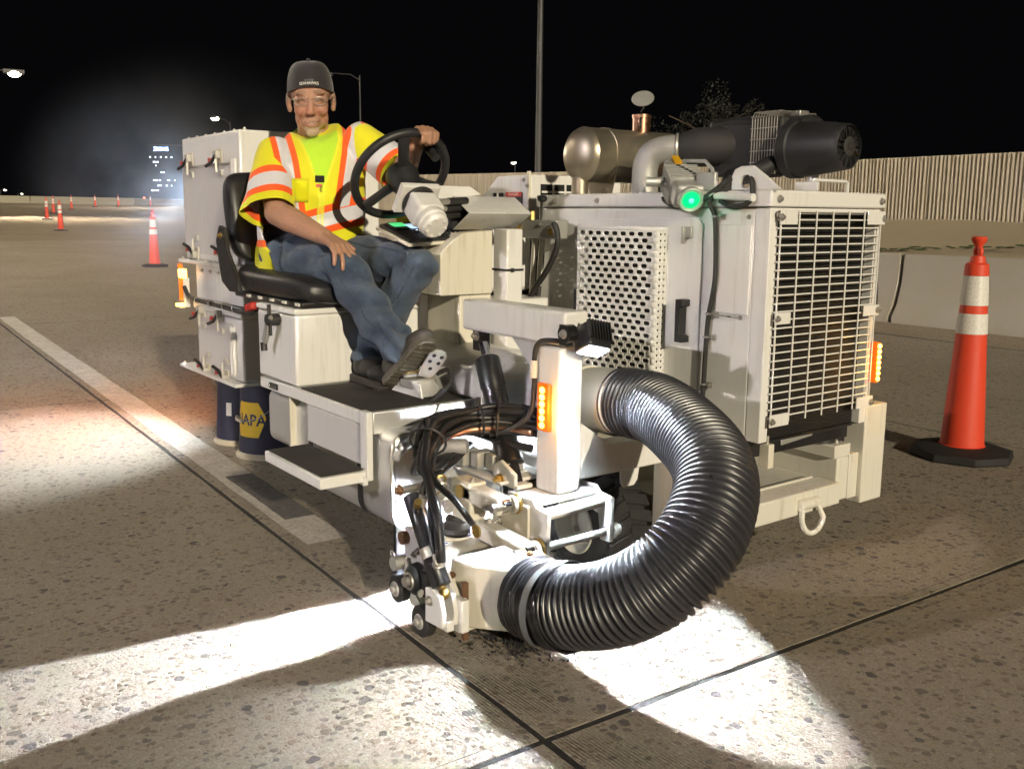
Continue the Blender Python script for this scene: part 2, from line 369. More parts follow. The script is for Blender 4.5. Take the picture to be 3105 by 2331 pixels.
def slab(s0, s1, t0, t1):
    g = G(); n = 26; gap = .0095
    def edge(a, b, k): return [a+(b-a)*i/k for i in range(k+1)]
    per = []
    for s_ in edge(s0+gap, s1-gap, n): per.append((s_, t0+gap+random.uniform(-.0025, .0025)))
    for t_ in edge(t0+gap, t1-gap, n)[1:]: per.append((s1-gap+random.uniform(-.0025, .0025), t_))
    for s_ in edge(s1-gap, s0+gap, n)[1:]: per.append((s_, t1-gap+random.uniform(-.0025, .0025)))
    for t_ in edge(t1-gap, t0+gap, n)[1:-1]: per.append((s0+gap+random.uniform(-.0025, .0025), t_))
    m = len(per)
    # interior rows so that the slab follows the grade
    top = [rw(a, b, 0) for a, b in per]; cs, ct = (s0+s1)/2, (t0+t1)/2
    inner = [rw(cs+(a-cs)*.985, ct+(b-ct)*.985, .0006) for a, b in per]
    bot = [rw(a, b, -.02) for a, b in per]
    vs = top+bot+inner
    fs = [(i, (i+1) % m, m+(i+1) % m, m+i) for i in range(m)]+[(2*m+i, 2*m+(i+1) % m, (i+1) % m, i) for i in range(m)]
    # strips across between the two long edges
    lo = list(range(0, n+1)); hi = [2*n+n-i for i in range(n+1)]
    for i in range(n):
        q = (2*m+lo[i], 2*m+hi[i], 2*m+hi[i+1], 2*m+lo[i+1]) if i else (2*m+lo[0], 2*m+hi[0] % m if False else 2*m+hi[0], 2*m+hi[1], 2*m+lo[1])
        fs.append(q)
    g.add(vs, fs)
    return g.build('slab', 'road_concrete', road)
for i in range(-6, 3):
    for j, (t0, t1) in enumerate(((-7.3, -3.65), (-3.65, 0), (0, 3.65), (3.65, 7.3))):
        slab(4.58*i, 4.58*(i+1), t0, t1)
g = G(); sheet(g, [14, 0, -12, -27.48], [7.3, 8.25], -.004); sheet(g, [14, 0, -12, -27.48], [-40, -7.3], -.004); g.build('shoulder', 'road_concrete_far', road, fix=False)
# far road (curves to the left behind the machine)
g = G(); sheet(g, [-27.48, -34, -45, -60, -80, -110, -150, -220], [-60, -40, -20, 0, 10, 20, 40], 0)
far = g.build('road_beyond', 'road_concrete_far', fix=False); tag(far, kind='structure')
g = G(); R_ = 1400; g.add([(-R_, -R_, -.6), (R_, -R_, -.6), (R_, R_, -.6), (-R_, R_, -.6)], [(0, 1, 2, 3)])
tag(g.build('ground', 'dirt_slope', fix=False), kind='structure')
# worn white lane line with the freshly ground dark patch
stripe_g = G()
def strip(g, s0, s1, t0, t1, dz, n=12):
    o = len(g.v)
    for i in range(n+1):
        s_ = s0+(s1-s0)*i/n; g.v += [rw(s_, t0+random.uniform(-.003, .003), dz), rw(s_, t1+random.uniform(-.003, .003), dz)]
    for i in range(n): g.f.append((o+2*i, o+2*i+1, o+2*i+3, o+2*i+2))
strip(stripe_g, -9.9, -1.46, .050, .206, .004, 40)
tag(stripe_g.build('lane_marking', 'stripe_paint', road, fix=False))
g = G(); strip(g, -2.45, -1.75, .085, .205, .008, 10); g.build('ground_off_patch', 'ground_patch', road, fix=False)

# ================================================================== right roadside: barrier, dirt slope, sound wall
def poly_extrude(pts, prof, zf):
    """sweep a (offset, z) profile along a plan polyline; offset is to the left of travel"""
    rg = []
    for i, p in enumerate(pts):
        a = Vector(pts[max(i-1, 0)]); b = Vector(pts[min(i+1, len(pts)-1)]); d = (b-a).normalized(); nrm = Vector((-d.y, d.x))
        rg.append([(p[0]+nrm.x*o, p[1]+nrm.y*o, zf(p[0])+z) for o, z in prof])
    return rg
bar_line = [(7, 9.35), (1, 9.5), (-5.85, 9.68), (-11, 9.85), (-17, 10.2), (-24, 10.8), (-32, 12.0), (-42, 14.5), (-54, 18.5), (-68, 24), (-82, 29.5), (-93, 31.5), (-103, 28.5), (-110, 20), (-114, 8), (-117, -6), (-119, -22), (-121, -44)]
barrier = empty('concrete_barrier', (-5, 9.7, 0)); tag(barrier, 'low grey concrete road barrier with dark vertical joint running along the far shoulder', 'barrier')
prof = [(.02, -.1), (.02, .08), (.10, .20), (.17, .44), (.19, .76), (.36, .76), (.42, -.1)]
for i in range(len(bar_line)-1):
    a, b = Vector(bar_line[i]), Vector(bar_line[i+1]); d = (b-a).normalized(); e = .012
    if i == 2: e = .03
    g = G(); rg = poly_extrude([tuple(a+d*e), tuple(b-d*e)], [(-o, z) for o, z in prof], lambda x: zr(x)); g.rings(rg)
    o = g.build('barrier_section', 'concrete_wall', None, bevel=.012); o.parent = barrier; o.matrix_parent_inverse = barrier.matrix_world.inverted(); o.location = (0, 0, 0)
barrier.location = (0, 0, 0)
g = G(); n = 40; rows = []
for i in range(n+1):
    x = 7-i*1.05; y0 = np.interp(-x, [-7, -1, 5, 11, 17, 24, 32, 42], [9.35, 9.5, 9.65, 9.85, 10.2, 10.8, 12, 14.5]) + .30
    rows.append([(x, y0+dy, zr(x)+.70+.076*k+.03*math.sin(x*2.1+k*1.7)+(.02*random.random())) for k, dy in enumerate((0, .25, .5, .8, 1.1, 1.4, 1.75, 2.1, 2.8))])
for r_ in rows:
    o = len(g.v); g.v += r_
    if o:
        m_ = len(r_)
        for k in range(m_-1): g.f.append((o-m_+k, o-m_+k+1, o+k+1, o+k))
tag(g.build('embankment', 'dirt_slope', fix=True), kind='structure')
# moss streaks on the slope
def streak(pts, w, name='moss_patch'):
    g = G()
    for p in pts:
        for _ in range(3):
            c = Vector(p)+Vector((random.gauss(0, w), random.gauss(0, w), random.uniform(0, .02))); a = random.uniform(0, PI); r_ = random.uniform(.02, .05)
            g.sph(c, (r_*1.6, r_, .008), 7, 5, R=Euler((random.uniform(-.2, .2), 0, a)).to_matrix())
    o = g.build(name, 'moss'); return o
ms = [(-6.6+i*.16, 9.98+.012*i*(i % 3)+.02*i, .76+.009*i+.01*(i % 2)) for i in range(16)]
tag(streak(ms, .06, 'moss'), 'dark green moss streak along the top of the barrier', 'moss', kind='stuff')
g = G(); i = 0; pitch = .052; x = 8.
pts = []
while x > -34:
    y = np.interp(-x, [-8, 0, 10, 20, 34], [11.25, 11.4, 11.6, 12.0, 13.2]); j = random.uniform(-.006, .006)
    pts.append((x, y+.0+j)); pts.append((x-pitch*.42, y+j)); pts.append((x-pitch*.52, y+.045)); pts.append((x-pitch*.93, y+.045)); x -= pitch
vs = []; fs = []
for k, (px_, py_) in enumerate(pts):
    zb = zr(px_); vs += [(px_, py_, .9+zb), (px_, py_, 1.92+zb+random.uniform(-.004, .004)), (px_, py_+.25, 1.92+zb)]
    if k: fs += [(3*k-3, 3*k-2, 3*k+1, 3*k), (3*k-2, 3*k-1, 3*k+2, 3*k+1)]
g.add(vs, fs); sw = g.build('sound_wall', 'sound_wall', fix=True, smooth=20); tag(sw, 'tan ribbed concrete sound wall standing behind the machine', 'wall')

# ================================================================== traffic cones
def make_cone():
    c = empty('traffic_cone')
    g = G(); pr = []
    oct_ = [(math.cos(PI/8+i*PI/4), math.sin(PI/8+i*PI/4)) for i in range(8)]
    rg = [[(x*r, y*r, z) for x, y in oct_] for r, z in ((.235, 0), (.24, .008), (.235, .038), (.19, .052), (.125, .06))]
    g.rings(rg); g.build('base', 'cone_rubber', c, bevel=.004)
    g = G(); r0, r1 = .1, .049; H0, H1 = .05, .94
    def rr(z): return r0+(r1-r0)*(z-H0)/(H1-H0)
    g.lathe((0, 0, 0), (0, 0, 1), [(.045, .112), (.058, .108), (.064, rr(.064))]+[(z, rr(z)) for z in (.2, .4, .6, .742, .8, .882)]+[(.884, rr(.884)+.003), (.935, rr(.935)+.003), (.942, .045), (.945, .03)], 32)
    g.build('body', 'cone_orange', c)
    for z0, z1 in ((.742, .882), (.606, .703)):
        g = G(); g.lathe((0, 0, 0), (0, 0, 1), [(z0, rr(z0)+.0008), (z0+.001, rr(z0)+.0025), (z1-.001, rr(z1)+.0025), (z1, rr(z1)+.0008)], 32, False, False); g.build('reflective_collar', 'cone_collar', c)
    # handle: flat neck with a hole and a flared knob
    hd = empty('handle', (0, 0, 0), c)
    g = G(); g.lathe((0, 0, 0), (0, 0, 1), [(.94, .036), (.955, .035), (.975, .031), (.978, .02)], 20); g.build('neck', 'cone_orange', hd)
    g = G(); g.torus((0, 0, .995), (.8, .6, 0), .022, .012, 24, 10); g.build('grip_loop', 'cone_orange', hd)
    g = G(); g.lathe((0, 0, 0), (0, 0, 1), [(1.012, .014), (1.022, .017), (1.040, .030), (1.055, .036), (1.066, .030), (1.068, .01)], 20); g.build('knob', 'cone_orange', hd)
    return c
cone = make_cone(); cone.location = (-2.29, 4.51, .001); cone.rotation_euler = (0, 0, .35)
GC = 'traffic cones along the closed lane'
tag(cone, 'tall orange traffic cone close to the radiator end of the white machine', 'traffic cone', GC)
far_cones = [((-18.34, 5.42), 'orange traffic cone with two white collars beside the hopper, largest of the far cones'),
 ((-35.99, 7.48), 'orange traffic cone on the far road, second largest of the distant row'),
 ((-49.95, 9.8), 'orange traffic cone furthest to the left in the distant row'),
 ((-62.92, 12.73), 'small orange traffic cone with a thin rod above it, just behind the leftmost cone'),
 ((-76.36, 16.7), 'small distant orange cone, fourth from the left in front of the barrier'),
 ((-89.84, 21.62), 'tiny distant orange cone in front of the far barrier, middle of the row'),
 ((-94.05, 24.7), 'tiny distant orange cone against the barrier, paired with a shorter one'),
 ((-104.0, 27.3), 'tiniest half hidden orange cone beside its taller neighbour at the far barrier'),
 ((-100.0, 29.4), 'thin distant cone at the barrier, above the largest far cone')]
for (x, y), lab in far_cones:
    dup_tree(cone, (x, y, zr(x)+.001), random.uniform(0, PI), lab)

# ================================================================== street lamps, poles, building, tree (background)
def street_lamp(base, h, arm, label, lens='street_led', head=.35, r=.09, light=None):
    b = Vector(base); t = empty('street_lamp', b); tag(t, label, 'street lamp', 'lamps along the highway')
    g = G(); g.cyl((0, 0, 0), (0, 0, h), r, r*.55, 12); g.cyl((0, 0, 0), (0, 0, .12), r*2, r*1.9, 12); g.build('pole', 'pole_steel', t)
    a = Vector(arm); d = a.normalized()
    g = G(); g.tube([(0, 0, h-.3), a*.3+Vector((0, 0, h+.05)), a*.8+Vector((0, 0, h+.12)), a+Vector((0, 0, h+.1))], r*.4, 8); g.build('arm', 'pole_steel', t)
    c = a+Vector((0, 0, h+.08)); s = Vector((-d.y, d.x, 0))
    g = G(); g.obox(c+d*head*.5, d*head, s*head*.42, Vector((0, 0, .05+head*.1))); hd = g.build('lamp_head', 'pole_steel', t, bevel=.02)
    g = G(); g.sph(c+d*head*.55-Vector((0, 0, .06+head*.1)), (head*.6, head*.6, head*.32), 14, 8); g.build('lens', lens, hd)
    if light: spot('lamp_light', c+d*head*.55-Vector((0, 0, .6)), light[0]-b, light[1], light[2], .5, .12, light[3], t)
    return t
street_lamp((-55.5, 5.2, zr(-55)), 7.2, (.6, 4.2, 0), 'glaring street lamp in the upper left corner of the dark sky', head=.5, light=(Vector((-46, 9, 0)), 9000, 130, (1, .86, .66)))
street_lamp((-88, 33.5, zr(-88)), 8.0, (2.2, -2.1, 0), 'small warm street lamp glowing just above the hopper', head=.55, light=(Vector((-84, 24, 0)), 9000, 140, (1, .86, .62)))
street_lamp((-55.36, 29.64, zr(-55)), 8.95, (-1.2, -1.5, 0), 'bright street lamp peeking out behind the black cap on a thin pole', head=.42)
street_lamp((-20.9, 16.7, zr(-21)), 12.5, (1.2, -2.5, 0), 'tall dark lamp pole rising behind the machine to the top of the sky', head=.3, r=.1)
street_lamp((-131, 99.6, 0), 9.9, (.5, -.6, 0), 'tiny far street lamp beyond the sound wall right of the steering wheel', lens='street_led_dim', head=.7)
street_lamp((-203, 32.0, 0), 5.0, (.3, .5, 0), 'dim orange far light at the left edge of the horizon', lens='street_led_dim', head=.45)
street_lamp((-201, 34.6, 0), 4.3, (.3, .5, 0), 'faint far light near the left horizon beside the dimmer orange one', lens='street_led_dim', head=.3)
# added lamp, unseen behind the camera, that fills the machine's side with light
street_lamp((-3.0, -30, 0), 10.0, (0, 2.2, 0), 'added fill lamp on a pole opposite the machine, out of view', head=.35, light=(Vector((-3.2, 1.8, .8)), 15500, 60, (1, .92, .93)))
street_lamp((-24, -9, zr(-24)), 9, (.4, 2.5, 0), 'added fill lamp on a pole further down the near verge, out of view', head=.35, light=(Vector((-22, 1, 0)), 6500, 120, (1, .84, .66)))  # added unseen lamp that brightens the road behind the machine
K = 4.0
bb = empty('office_building', (-207*K, 62*K, 0)); tag(bb, 'dark far office tower with few lit windows and glowing blue lettering', 'building')
bx = Vector((3.8, 5.1, 0)).normalized(); by = Vector((-bx.y, bx.x, 0))
def bpos(a, b_, z): return bx*a+by*b_+Vector((0, 0, z))
g = G(); g.obox(bpos(16, 12, 27), bx*22, by*12, Vector((0, 0, 29))); g.build('wall', 'glass_dark', bb, bevel=.1)
g = G(); g.obox(bpos(16, -.1, 56.4), bx*22.3, by*.3, Vector((0, 0, .6))); g.build('parapet', 'pole_steel', bb)
wz = {0: 46.5, 1: 42.5, 2: 39.5, 3: 34, 4: 27.5, 5: 23, 6: 19}
lit = [(1, 0), (5.5, 0), (10, 0), (14.5, 0), (19, 0), (4, 1), (5, 1), (7, 1), (5.5, 2), (10, 3), (12, 3), (3, 4), (4.5, 4), (6, 4), (8.5, 4), (15, 4), (16.2, 4), (7, 5), (9, 5), (14, 5), (1.5, 6), (3, 6), (5, 6), (6.5, 6), (18, 5), (21, 4)]
for a, k in lit:
    g = G(); g.obox(bpos(a-4, -.15, wz[k]), bx*random.uniform(.3, .75), by*.1, Vector((0, 0, .55))); g.build('window', 'window_lit', bb)
v, f = text_mesh('ZIONS', 4.2, .1, True)
g = G(); g.add([bpos(6.5+p.x, -.5, 53+p.y) for p in v], f); g.build('sign_lettering', 'sign_blue', bb, fix=False)
g = G(); g.sph((0, 0, 0), .8, 10, 6); tl_ = g.build('signal_light', 'tail_red'); tl_.location = (-203.5*K, 58.6*K, 3.1*K); tag(tl_, 'small red light at the foot of the office tower', 'signal light')
# dark tree behind the sound wall
def leaf_mat():
    m, nt, b = nodes_of('leaves_dark'); oi = N(nt, 'ShaderNodeNewGeometry'); c = ramp(nt, oi.outputs['Random Per Island'], [(0, (.002, .0028, .0008)), (1, (.006, .0065, .002))]); ln(nt, c, b.inputs['Base Color']); b.inputs['Roughness'].default_value = .7
leaf_mat(); paint('bark', (.06, .045, .03), .9, wear=.6)
def tree(loc, H, Rx, label):
    t = empty('roadside_tree', loc); tag(t, label, 'tree')
    g = G(); g.tube([(0, 0, 0), (.05, 0, H*.3), (-.05, .05, H*.6), (0, 0, H*.85)], [.16, .13, .09, .03], 8)
    for k in range(9):
        a = k*2.4; z = H*(.35+.05*k); g.tube([(0, 0, z), (math.cos(a)*Rx*.4, math.sin(a)*Rx*.4, z+.5), (math.cos(a)*Rx*.8, math.sin(a)*Rx*.8, z+.8)], [.05, .035, .015], 6)
    g.build('trunk', 'bark', t)
    g = G(); rng = np.random.RandomState(5)
    cl = [(rng.normal(0, Rx*.42), rng.normal(0, Rx*.42), H*.72+rng.normal(0, H*.14), rng.uniform(.25, .6)) for _ in range(46)]
    for cx_, cy_, cz_, cr in cl:
        for _ in range(110):
            p = Vector(rng.normal(0, 1, 3)); p.normalize(); p = Vector((cx_, cy_, cz_))+p*cr*rng.uniform(.5, 1)**.5; q = Vector(rng.normal(0, 1, 3)).normalized(); u = q.orthogonal().normalized()*.055; w = q.cross(u).normalized()*.035
            g.add([p-u, p+w, p+u, p-w], [(0, 1, 2, 3)])
    g.build('crown', 'leaves_dark', t, fix=False)
tree((-22.2, 25.2, .8), 4.1, 1.9, 'dim rounded tree behind the sound wall, almost lost in the night')

# ================================================================== the white road machine
M = empty('road_grinding_machine', (0, 0, 0))
tag(M, 'white ride-on pavement grinding machine with black corrugated hose, muffler and radiator grille', 'machine')
WP = 'white_paint'
def part(name, parent=M): return empty(name, (0, 0, 0), parent)
# ---- engine enclosure
eng = G().box(-2.97, -1.905, 2.38, 2.972, .44, 1.178).build('engine_enclosure', WP, M, bevel=.006)
g = G(); g.prism([(-2.98, 1.181), (-2.98, 1.228), (-1.843, 1.232), (-1.843, 1.181)], 'y', 2.372, 2.984); cap = g.build('top_cap', WP, eng, bevel=.006)
for x in (-2.86, -2.62): bolt((x, 2.371, 1.204), (0, -1, 0), eng, .008)
# front frame around the radiator
g = G()
g.box(-1.905, -1.85, 2.38, 2.421, .445, 1.178).build('front_flange', WP, eng, bevel=.003)
G().box(-1.905, -1.853, 2.946, 2.972, .50, 1.178).build('front_flange', WP, eng, bevel=.003)
G().box(-1.905, -1.853, 2.4215, 2.9455, 1.160, 1.178).build('front_flange', WP, eng, bevel=.002)
G().box(-1.90, -1.888, 2.4215, 2.9455, .44, 1.159).build('radiator_core', 'radiator_core', eng)
G().box(-1.904, -1.858, 2.935, 2.972, .44, .499).build('corner_tab', WP, eng, bevel=.003)
for z in (1.205, 1.158): bolt((-1.842, 2.41, z), (1, 0, 0), eng, .009)
bolt((-1.842, 2.955, 1.205), (1, 0, 0), eng, .009); bolt((-1.842, 2.958, 1.160), (1, 0, 0), eng, .008)
# grille of wire bars
gr = part('radiator_grille', M)
zs = np.linspace(.525, 1.168, 26)
bar_h = G().cyl((0, 2.408, 0), (0, 2.958, 0), .0027, n=8).build('grille_bar', WP, gr); bar_h.location = (-1.842, 0, float(zs[0]))
for z in zs[1:]: c = dup(bar_h, None, gr); c.location = (-1.842, 0, float(z))
for c in [o for o in gr.children if abs(o.location.z-1.168) < .001 or abs(o.location.z-.525) < .001]: pass
bar_v = G().cyl((0, 0, .505), (0, 0, 1.170), .0028, n=8).build('upright_bar', WP, gr); bar_v.location = (-1.8365, 2.505, 0)
for y in (2.415, 2.593, 2.680, 2.767, 2.853, 2.948): c = dup(bar_v, None, gr); c.location = (-1.8365, y, 0)
for y0, y1, z0, z1 in ((2.402, 2.487, 1.128, 1.172), (2.862, 2.962, 1.128, 1.172), (2.402, 2.478, .822, .858), (2.872, 2.962, .822, .858), (2.402, 2.497, .497, .537), (2.868, 2.962, .504, .542)):
    G().box(-1.8325, -1.8285, y0, y1, z0, z1).build('mounting_tab', WP, gr, bevel=.001)
for y, z in ((2.408, 1.150), (2.955, 1.148), (2.412, .84), (2.952, .84), (2.412, .515), (2.95, .52)): bolt((-1.8285, y, z), (1, 0, 0), gr, .0085)
# lifting lug
g = G(); lug = [(-2.0, 1.2325), (-2.0, 1.275), (-1.99, 1.295), (-1.965, 1.305), (-1.92, 1.305), (-1.87, 1.272), (-1.815, 1.2325)]
hc = (-1.945, 1.258); hr = .021; n = 28; outer = []
def ray_poly(poly, c, a):
    d = (math.cos(a), math.sin(a)); best = None
    for i in range(len(poly)):
        p, q = poly[i], poly[(i+1) % len(poly)]; ex, ez = q[0]-p[0], q[1]-p[1]; den = d[0]*ez-d[1]*ex
        if abs(den) < 1e-9: continue
        t = ((p[0]-c[0])*ez-(p[1]-c[1])*ex)/den; u = ((p[0]-c[0])*d[1]-(p[1]-c[1])*d[0])/den
        if t > 0 and -1e-6 <= u <= 1+1e-6 and (best is None or t < best): best = t
    return (c[0]+d[0]*best, c[1]+d[1]*best)
angs = sorted(set([2*PI*i/n for i in range(n)]+[math.atan2(p[1]-hc[1], p[0]-hc[0]) % (2*PI) for p in lug]))
def plate_with_hole(poly, c, r, y0, y1):
    A = [ray_poly(poly, c, a) for a in angs]; B = [(c[0]+r*math.cos(a), c[1]+r*math.sin(a)) for a in angs]; m = len(A); g = G()
    vs = [(p[0], y, p[1]) for y in (y0, y1) for L_ in (A, B) for p in L_]; fs = []
    for i in range(m):
        j = (i+1) % m; fs += [(i, j, m+j, m+i), (2*m+i, 3*m+i, 3*m+j, 2*m+j), (i, 2*m+i, 2*m+j, j), (m+i, m+j, 3*m+j, 3*m+i)]
    return g.add(vs, fs)
plate_with_hole(lug, hc, hr, 2.374, 2.386).build('lifting_lug', WP, eng, bevel=.002)
G().box(-1.93, -1.846, 2.60, 2.606, 1.2325, 1.262).build('hinge_plate', WP, eng, bevel=.002)
g = G(); g.tube([(-1.88, 2.62, 1.23), (-1.88, 2.62, 1.262), (-1.88, 2.63, 1.268), (-1.88, 2.80, 1.268), (-1.88, 2.81, 1.262), (-1.88, 2.81, 1.23)], .006, 6); g.build('hood_handle', WP, eng)
# side door and panels
G().prism([(-2.725, .46), (-2.725, 1.115), (-2.705, 1.135), (-2.13, 1.145), (-2.11, 1.125), (-2.11, .46)], 'y', 2.372, 2.3805).build('side_door', WP, eng, bevel=.003)
G().box(-2.045, -1.915, 2.374, 2.3805, .845, 1.125).build('access_panel', WP, eng, bevel=.003)
for x, z in ((-1.93, 1.150), (-1.945, .835)): bolt((x, 2.3795, z), (0, -1, 0), eng, .006)
# perforated guard
def slot_cell(g, u0, u1, w0, w1, sw, sh, to3, cut=True):
    uc, wc = (u0+u1)/2, (w0+w1)/2; k = 12; A = []; B = []
    rr_ = sh/2; st = (sw-sh)/2
    for i in range(k):
        a = 2*PI*(i+.5)/k; ca, sa = math.cos(a), math.sin(a)
        B.append((uc+ca*rr_+(st if ca > 0 else -st), wc+sa*rr_))
        sc = min((u1-uc)/abs(ca) if abs(ca) > 1e-6 else 9, (w1-wc)/abs(sa) if abs(sa) > 1e-6 else 9); A.append((uc+ca*sc, wc+sa*sc))
    corners = [(u1, w1), (u0, w1), (u0, w0), (u1, w0)]
    o = len(g.v); g.v += [to3(p) for p in A+B+corners]
    for i in range(k):
        j = (i+1) % k; g.f.append((o+i, o+j, o+k+j, o+k+i))
        ai, aj = A[i], A[j]
        for ci, cpt in enumerate(corners):
            onu_i = abs(ai[0]-cpt[0]) < 1e-7; onw_j = abs(aj[1]-cpt[1]) < 1e-7; onw_i = abs(ai[1]-cpt[1]) < 1e-7; onu_j = abs(aj[0]-cpt[0]) < 1e-7
            if (onu_i and onw_j and not onw_i) or (onw_i and onu_j and not onu_i): g.f.append((o+i, o+2*k+ci, o+j))
def quad(g, u0, u1, w0, w1, to3):
    o = len(g.v); g.v += [to3(p) for p in ((u0, w0), (u1, w0), (u1, w1), (u0, w1))]; g.f.append((o, o+1, o+2, o+3))
pg = G(); PX0, PX1, PZ0, PZ1 = -2.667, -2.262, .56, 1.112
rows_n = 25; rp = (PZ1-PZ0-.012)/rows_n; cp = .0425
for r_ in range(rows_n):
    w1 = PZ1-.012-r_*rp; w0 = w1-rp; off = .5*cp*(r_ % 2); u = PX0+.006
    t3 = lambda p: (p[0], 2.322, p[1])
    if off: quad(pg, u, u+off, w0, w1, t3)
    u += off
    while u+cp <= PX1-.004: slot_cell(pg, u, u+cp, w0, w1, .0285, .0142, t3); u += cp
    quad(pg, u, PX1, w0, w1, t3); quad(pg, PX0, PX0+.006, w0, w1, t3)
    for side_x, sg in ((PX1, 1), (PX0, -1)):
        t4 = lambda p: (side_x, p[0], p[1])
        mid = w0+(.5*rp if r_ % 2 else 0)
        quad(pg, 2.322, 2.327, w0, w1, t4); slot_cell(pg, 2.327, 2.3475, w0, w1, .0085, .0082, t4); slot_cell(pg, 2.3475, 2.368, w0, w1, .0085, .0082, t4); quad(pg, 2.368, 2.372, w0, w1, t4)
quad(pg, PX0, PX1, PZ1-.012, PZ1, lambda p: (p[0], 2.322, p[1])); quad(pg, PX0, PX1, 2.322, 2.372, lambda p: (p[0], p[1], PZ1)); quad(pg, 2.322, 2.372, PZ1-.012, PZ1, lambda p: (PX1, p[0], p[1]))
perf = pg.build('perforated_guard', WP, eng, fix=False); sm = perf.modifiers.new('thick', 'SOLIDIFY'); sm.thickness = .002; sm.offset = 0
G().box(-2.655, -2.275, 2.3665, 2.3715, .57, 1.10).build('vent_shade_sheet', 'black_plastic', eng)  # black sheet stands in for the shade behind the guard's slots
for hx in (-2.70, -2.183):
    g = G(); z0, z1 = .735, .878
    g.prism([(hx-.0, z0), (hx+.034, z0), (hx+.034, z0+.022), (hx+.019, z0+.026), (hx+.019, z1-.026), (hx+.034, z1-.022), (hx+.034, z1), (hx, z1)], 'y', 2.334, 2.3715)
    g.build('pull_handle', 'black_plastic', eng, bevel=.003)
for lx, lz in ((-2.70, 1.085), (-2.18, 1.105)):
    g = G(); g.box(lx, lx+.03, 2.362, 2.3715, lz-.025, lz+.012); g.box(lx-.004, lx+.006, 2.350, 2.3625, lz-.045, lz+.012); g.build('latch', 'steel', eng, bevel=.002)
# wiring down the side, with clamps
wire = spline([(-1.99, 2.40, 1.25), (-2.03, 2.36, 1.228), (-2.068, 2.352, 1.198), (-2.055, 2.364, 1.155), (-2.046, 2.364, 1.08), (-2.042, 2.364, .95), (-2.062, 2.364, .83), (-2.068, 2.364, .73), (-2.072, 2.364, .58), (-2.08, 2.364, .48)], 6)
G().tube(wire, .0085, 8).build('wiring_loom', 'rubber', eng)
for x, z in ((-2.052, 1.15), (-2.062, .838), (-2.068, .762), (-2.071, .605)):
    cl = part('cable_clamp', eng); cl_g = G(); cl_g.torus((x, 2.364, z), (0, .05, 1), .0095, .0035, 16, 6); cl_g.box(x+.006, x+.034, 2.366, 2.3725, z-.009, z+.009); o = cl_g.build('cable_clamp', 'steel', eng); bpy.data.objects.remove(cl); bolt((x+.024, 2.366, z), (0, -1, 0), eng, .006)
g = G(); g.tube([(-2.04, 2.37, .838), (-1.945, 2.37, .834)], .0025, 6); g.build('thin_line', 'steel', eng)
# amber marker on the far corner
mk = G().box(-1.86, -1.825, 2.964, 2.986, .585, .728).build('marker_light', 'amber_lens', M, bevel=.004)
for k in range(7): G().sph((-1.823, 2.975, .600+k*.019), (.006, .009, .0085), 10, 6).build('led', 'amber_led', mk)
point('marker_glow', (-1.79, 2.99, .656), 1.2, .03, (1, .45, .05), mk)
# cable behind the far corner
G().tube(spline([(-1.93, 3.0, 1.05), (-1.90, 3.03, .95), (-1.90, 3.04, .82), (-1.93, 3.01, .74), (-1.95, 2.98, .72)], 6), .011, 8).build('side_cable', 'rubber', eng)

# ---- front lower frame with tow ring
fr = part('front_frame', M)
G().box(-1.93, -1.85, 2.20, 2.84, .168, .245).build('cross_beam', 'white_paint_worn', fr, bevel=.006)
G().box(-2.26, -1.932, 2.20, 2.84, .236, .243).build('deck_plate', 'white_paint_worn', fr, bevel=.002)
G().box(-1.95, -1.935, 2.20, 2.8, .2455, .255).build('weld_bead', 'white_paint_worn', fr, bevel=.004)
G().box(-2.6, -1.87, 2.842, 2.91, .170, .326).build('side_rail', 'white_paint_worn', fr, bevel=.006)
G().box(-2.16, -1.868, 2.82, 2.912, .3265, .372).build('mount_block', 'white_paint_worn', fr, bevel=.004)
G().box(-2.4, -2.265, 2.20, 2.84, .20, .40).build('rear_crossmember', 'cream_paint', fr, bevel=.005)
G().box(-2.34, -1.853, 2.968, 3.098, .146, .498).build('corner_post', 'white_paint_worn', fr, bevel=.005)
G().box(-2.05, -1.87, 2.912, 2.967, .168, .33).build('post_web', 'white_paint_worn', fr, bevel=.003)
G().box(-2.07, -1.88, 2.40, 2.93, .430, .439).build('mount_plate', 'black_paint', fr, bevel=.003)
g = G(); g.box(-1.905, -1.897, 2.385, 2.93, .385, .4295); g.build('skid_rail', 'black_paint', fr, bevel=.003)
G().prism([(2.80, .43), (2.93, .43), (2.93, .352), (2.86, .36), (2.80, .40)], 'x', -1.915, -1.906).build('angle_bracket', 'black_paint', fr, bevel=.002)
g = G(); g.lathe((-1.95, 2.85, .372), (0, 0, 1), [(0, .05), (.012, .05), (.03, .036), (.05, .034), (.056, .025)], 24); g.build('rubber_mount', 'rubber', fr)
bolt((-1.90, 2.87, .372), (0, 0, 1), fr, .009); bolt((-1.95, 2.85, .43), (0, 0, 1), fr, .014)
g = G(); g.obox((-1.93, 2.64, .425), (.035, 0, 0), (0, .085, .006), (0, 0, .014)); c_ = g.build('control_module', 'cast_aluminium', fr, bevel=.004)
for k in range(6): G().box(-1.963+k*.012, -1.958+k*.012, 2.575, 2.71, .437, .447).build('cooling_fin', 'cast_aluminium', fr)
G().box(-1.90, -1.86, 2.448, 2.475, .35, .43).build('stud_bracket', 'cream_paint', fr, bevel=.003); G().cyl((-1.88, 2.462, .39), (-1.88, 2.462, .455), .006).build('stud', 'zinc', fr)
tr_ = G(); tr_.cyl((-1.845, 2.60, .205), (-1.845, 2.70, .205), .019, n=16); tr_.build('ring_bracket', 'white_paint_worn', fr, bevel=.003)
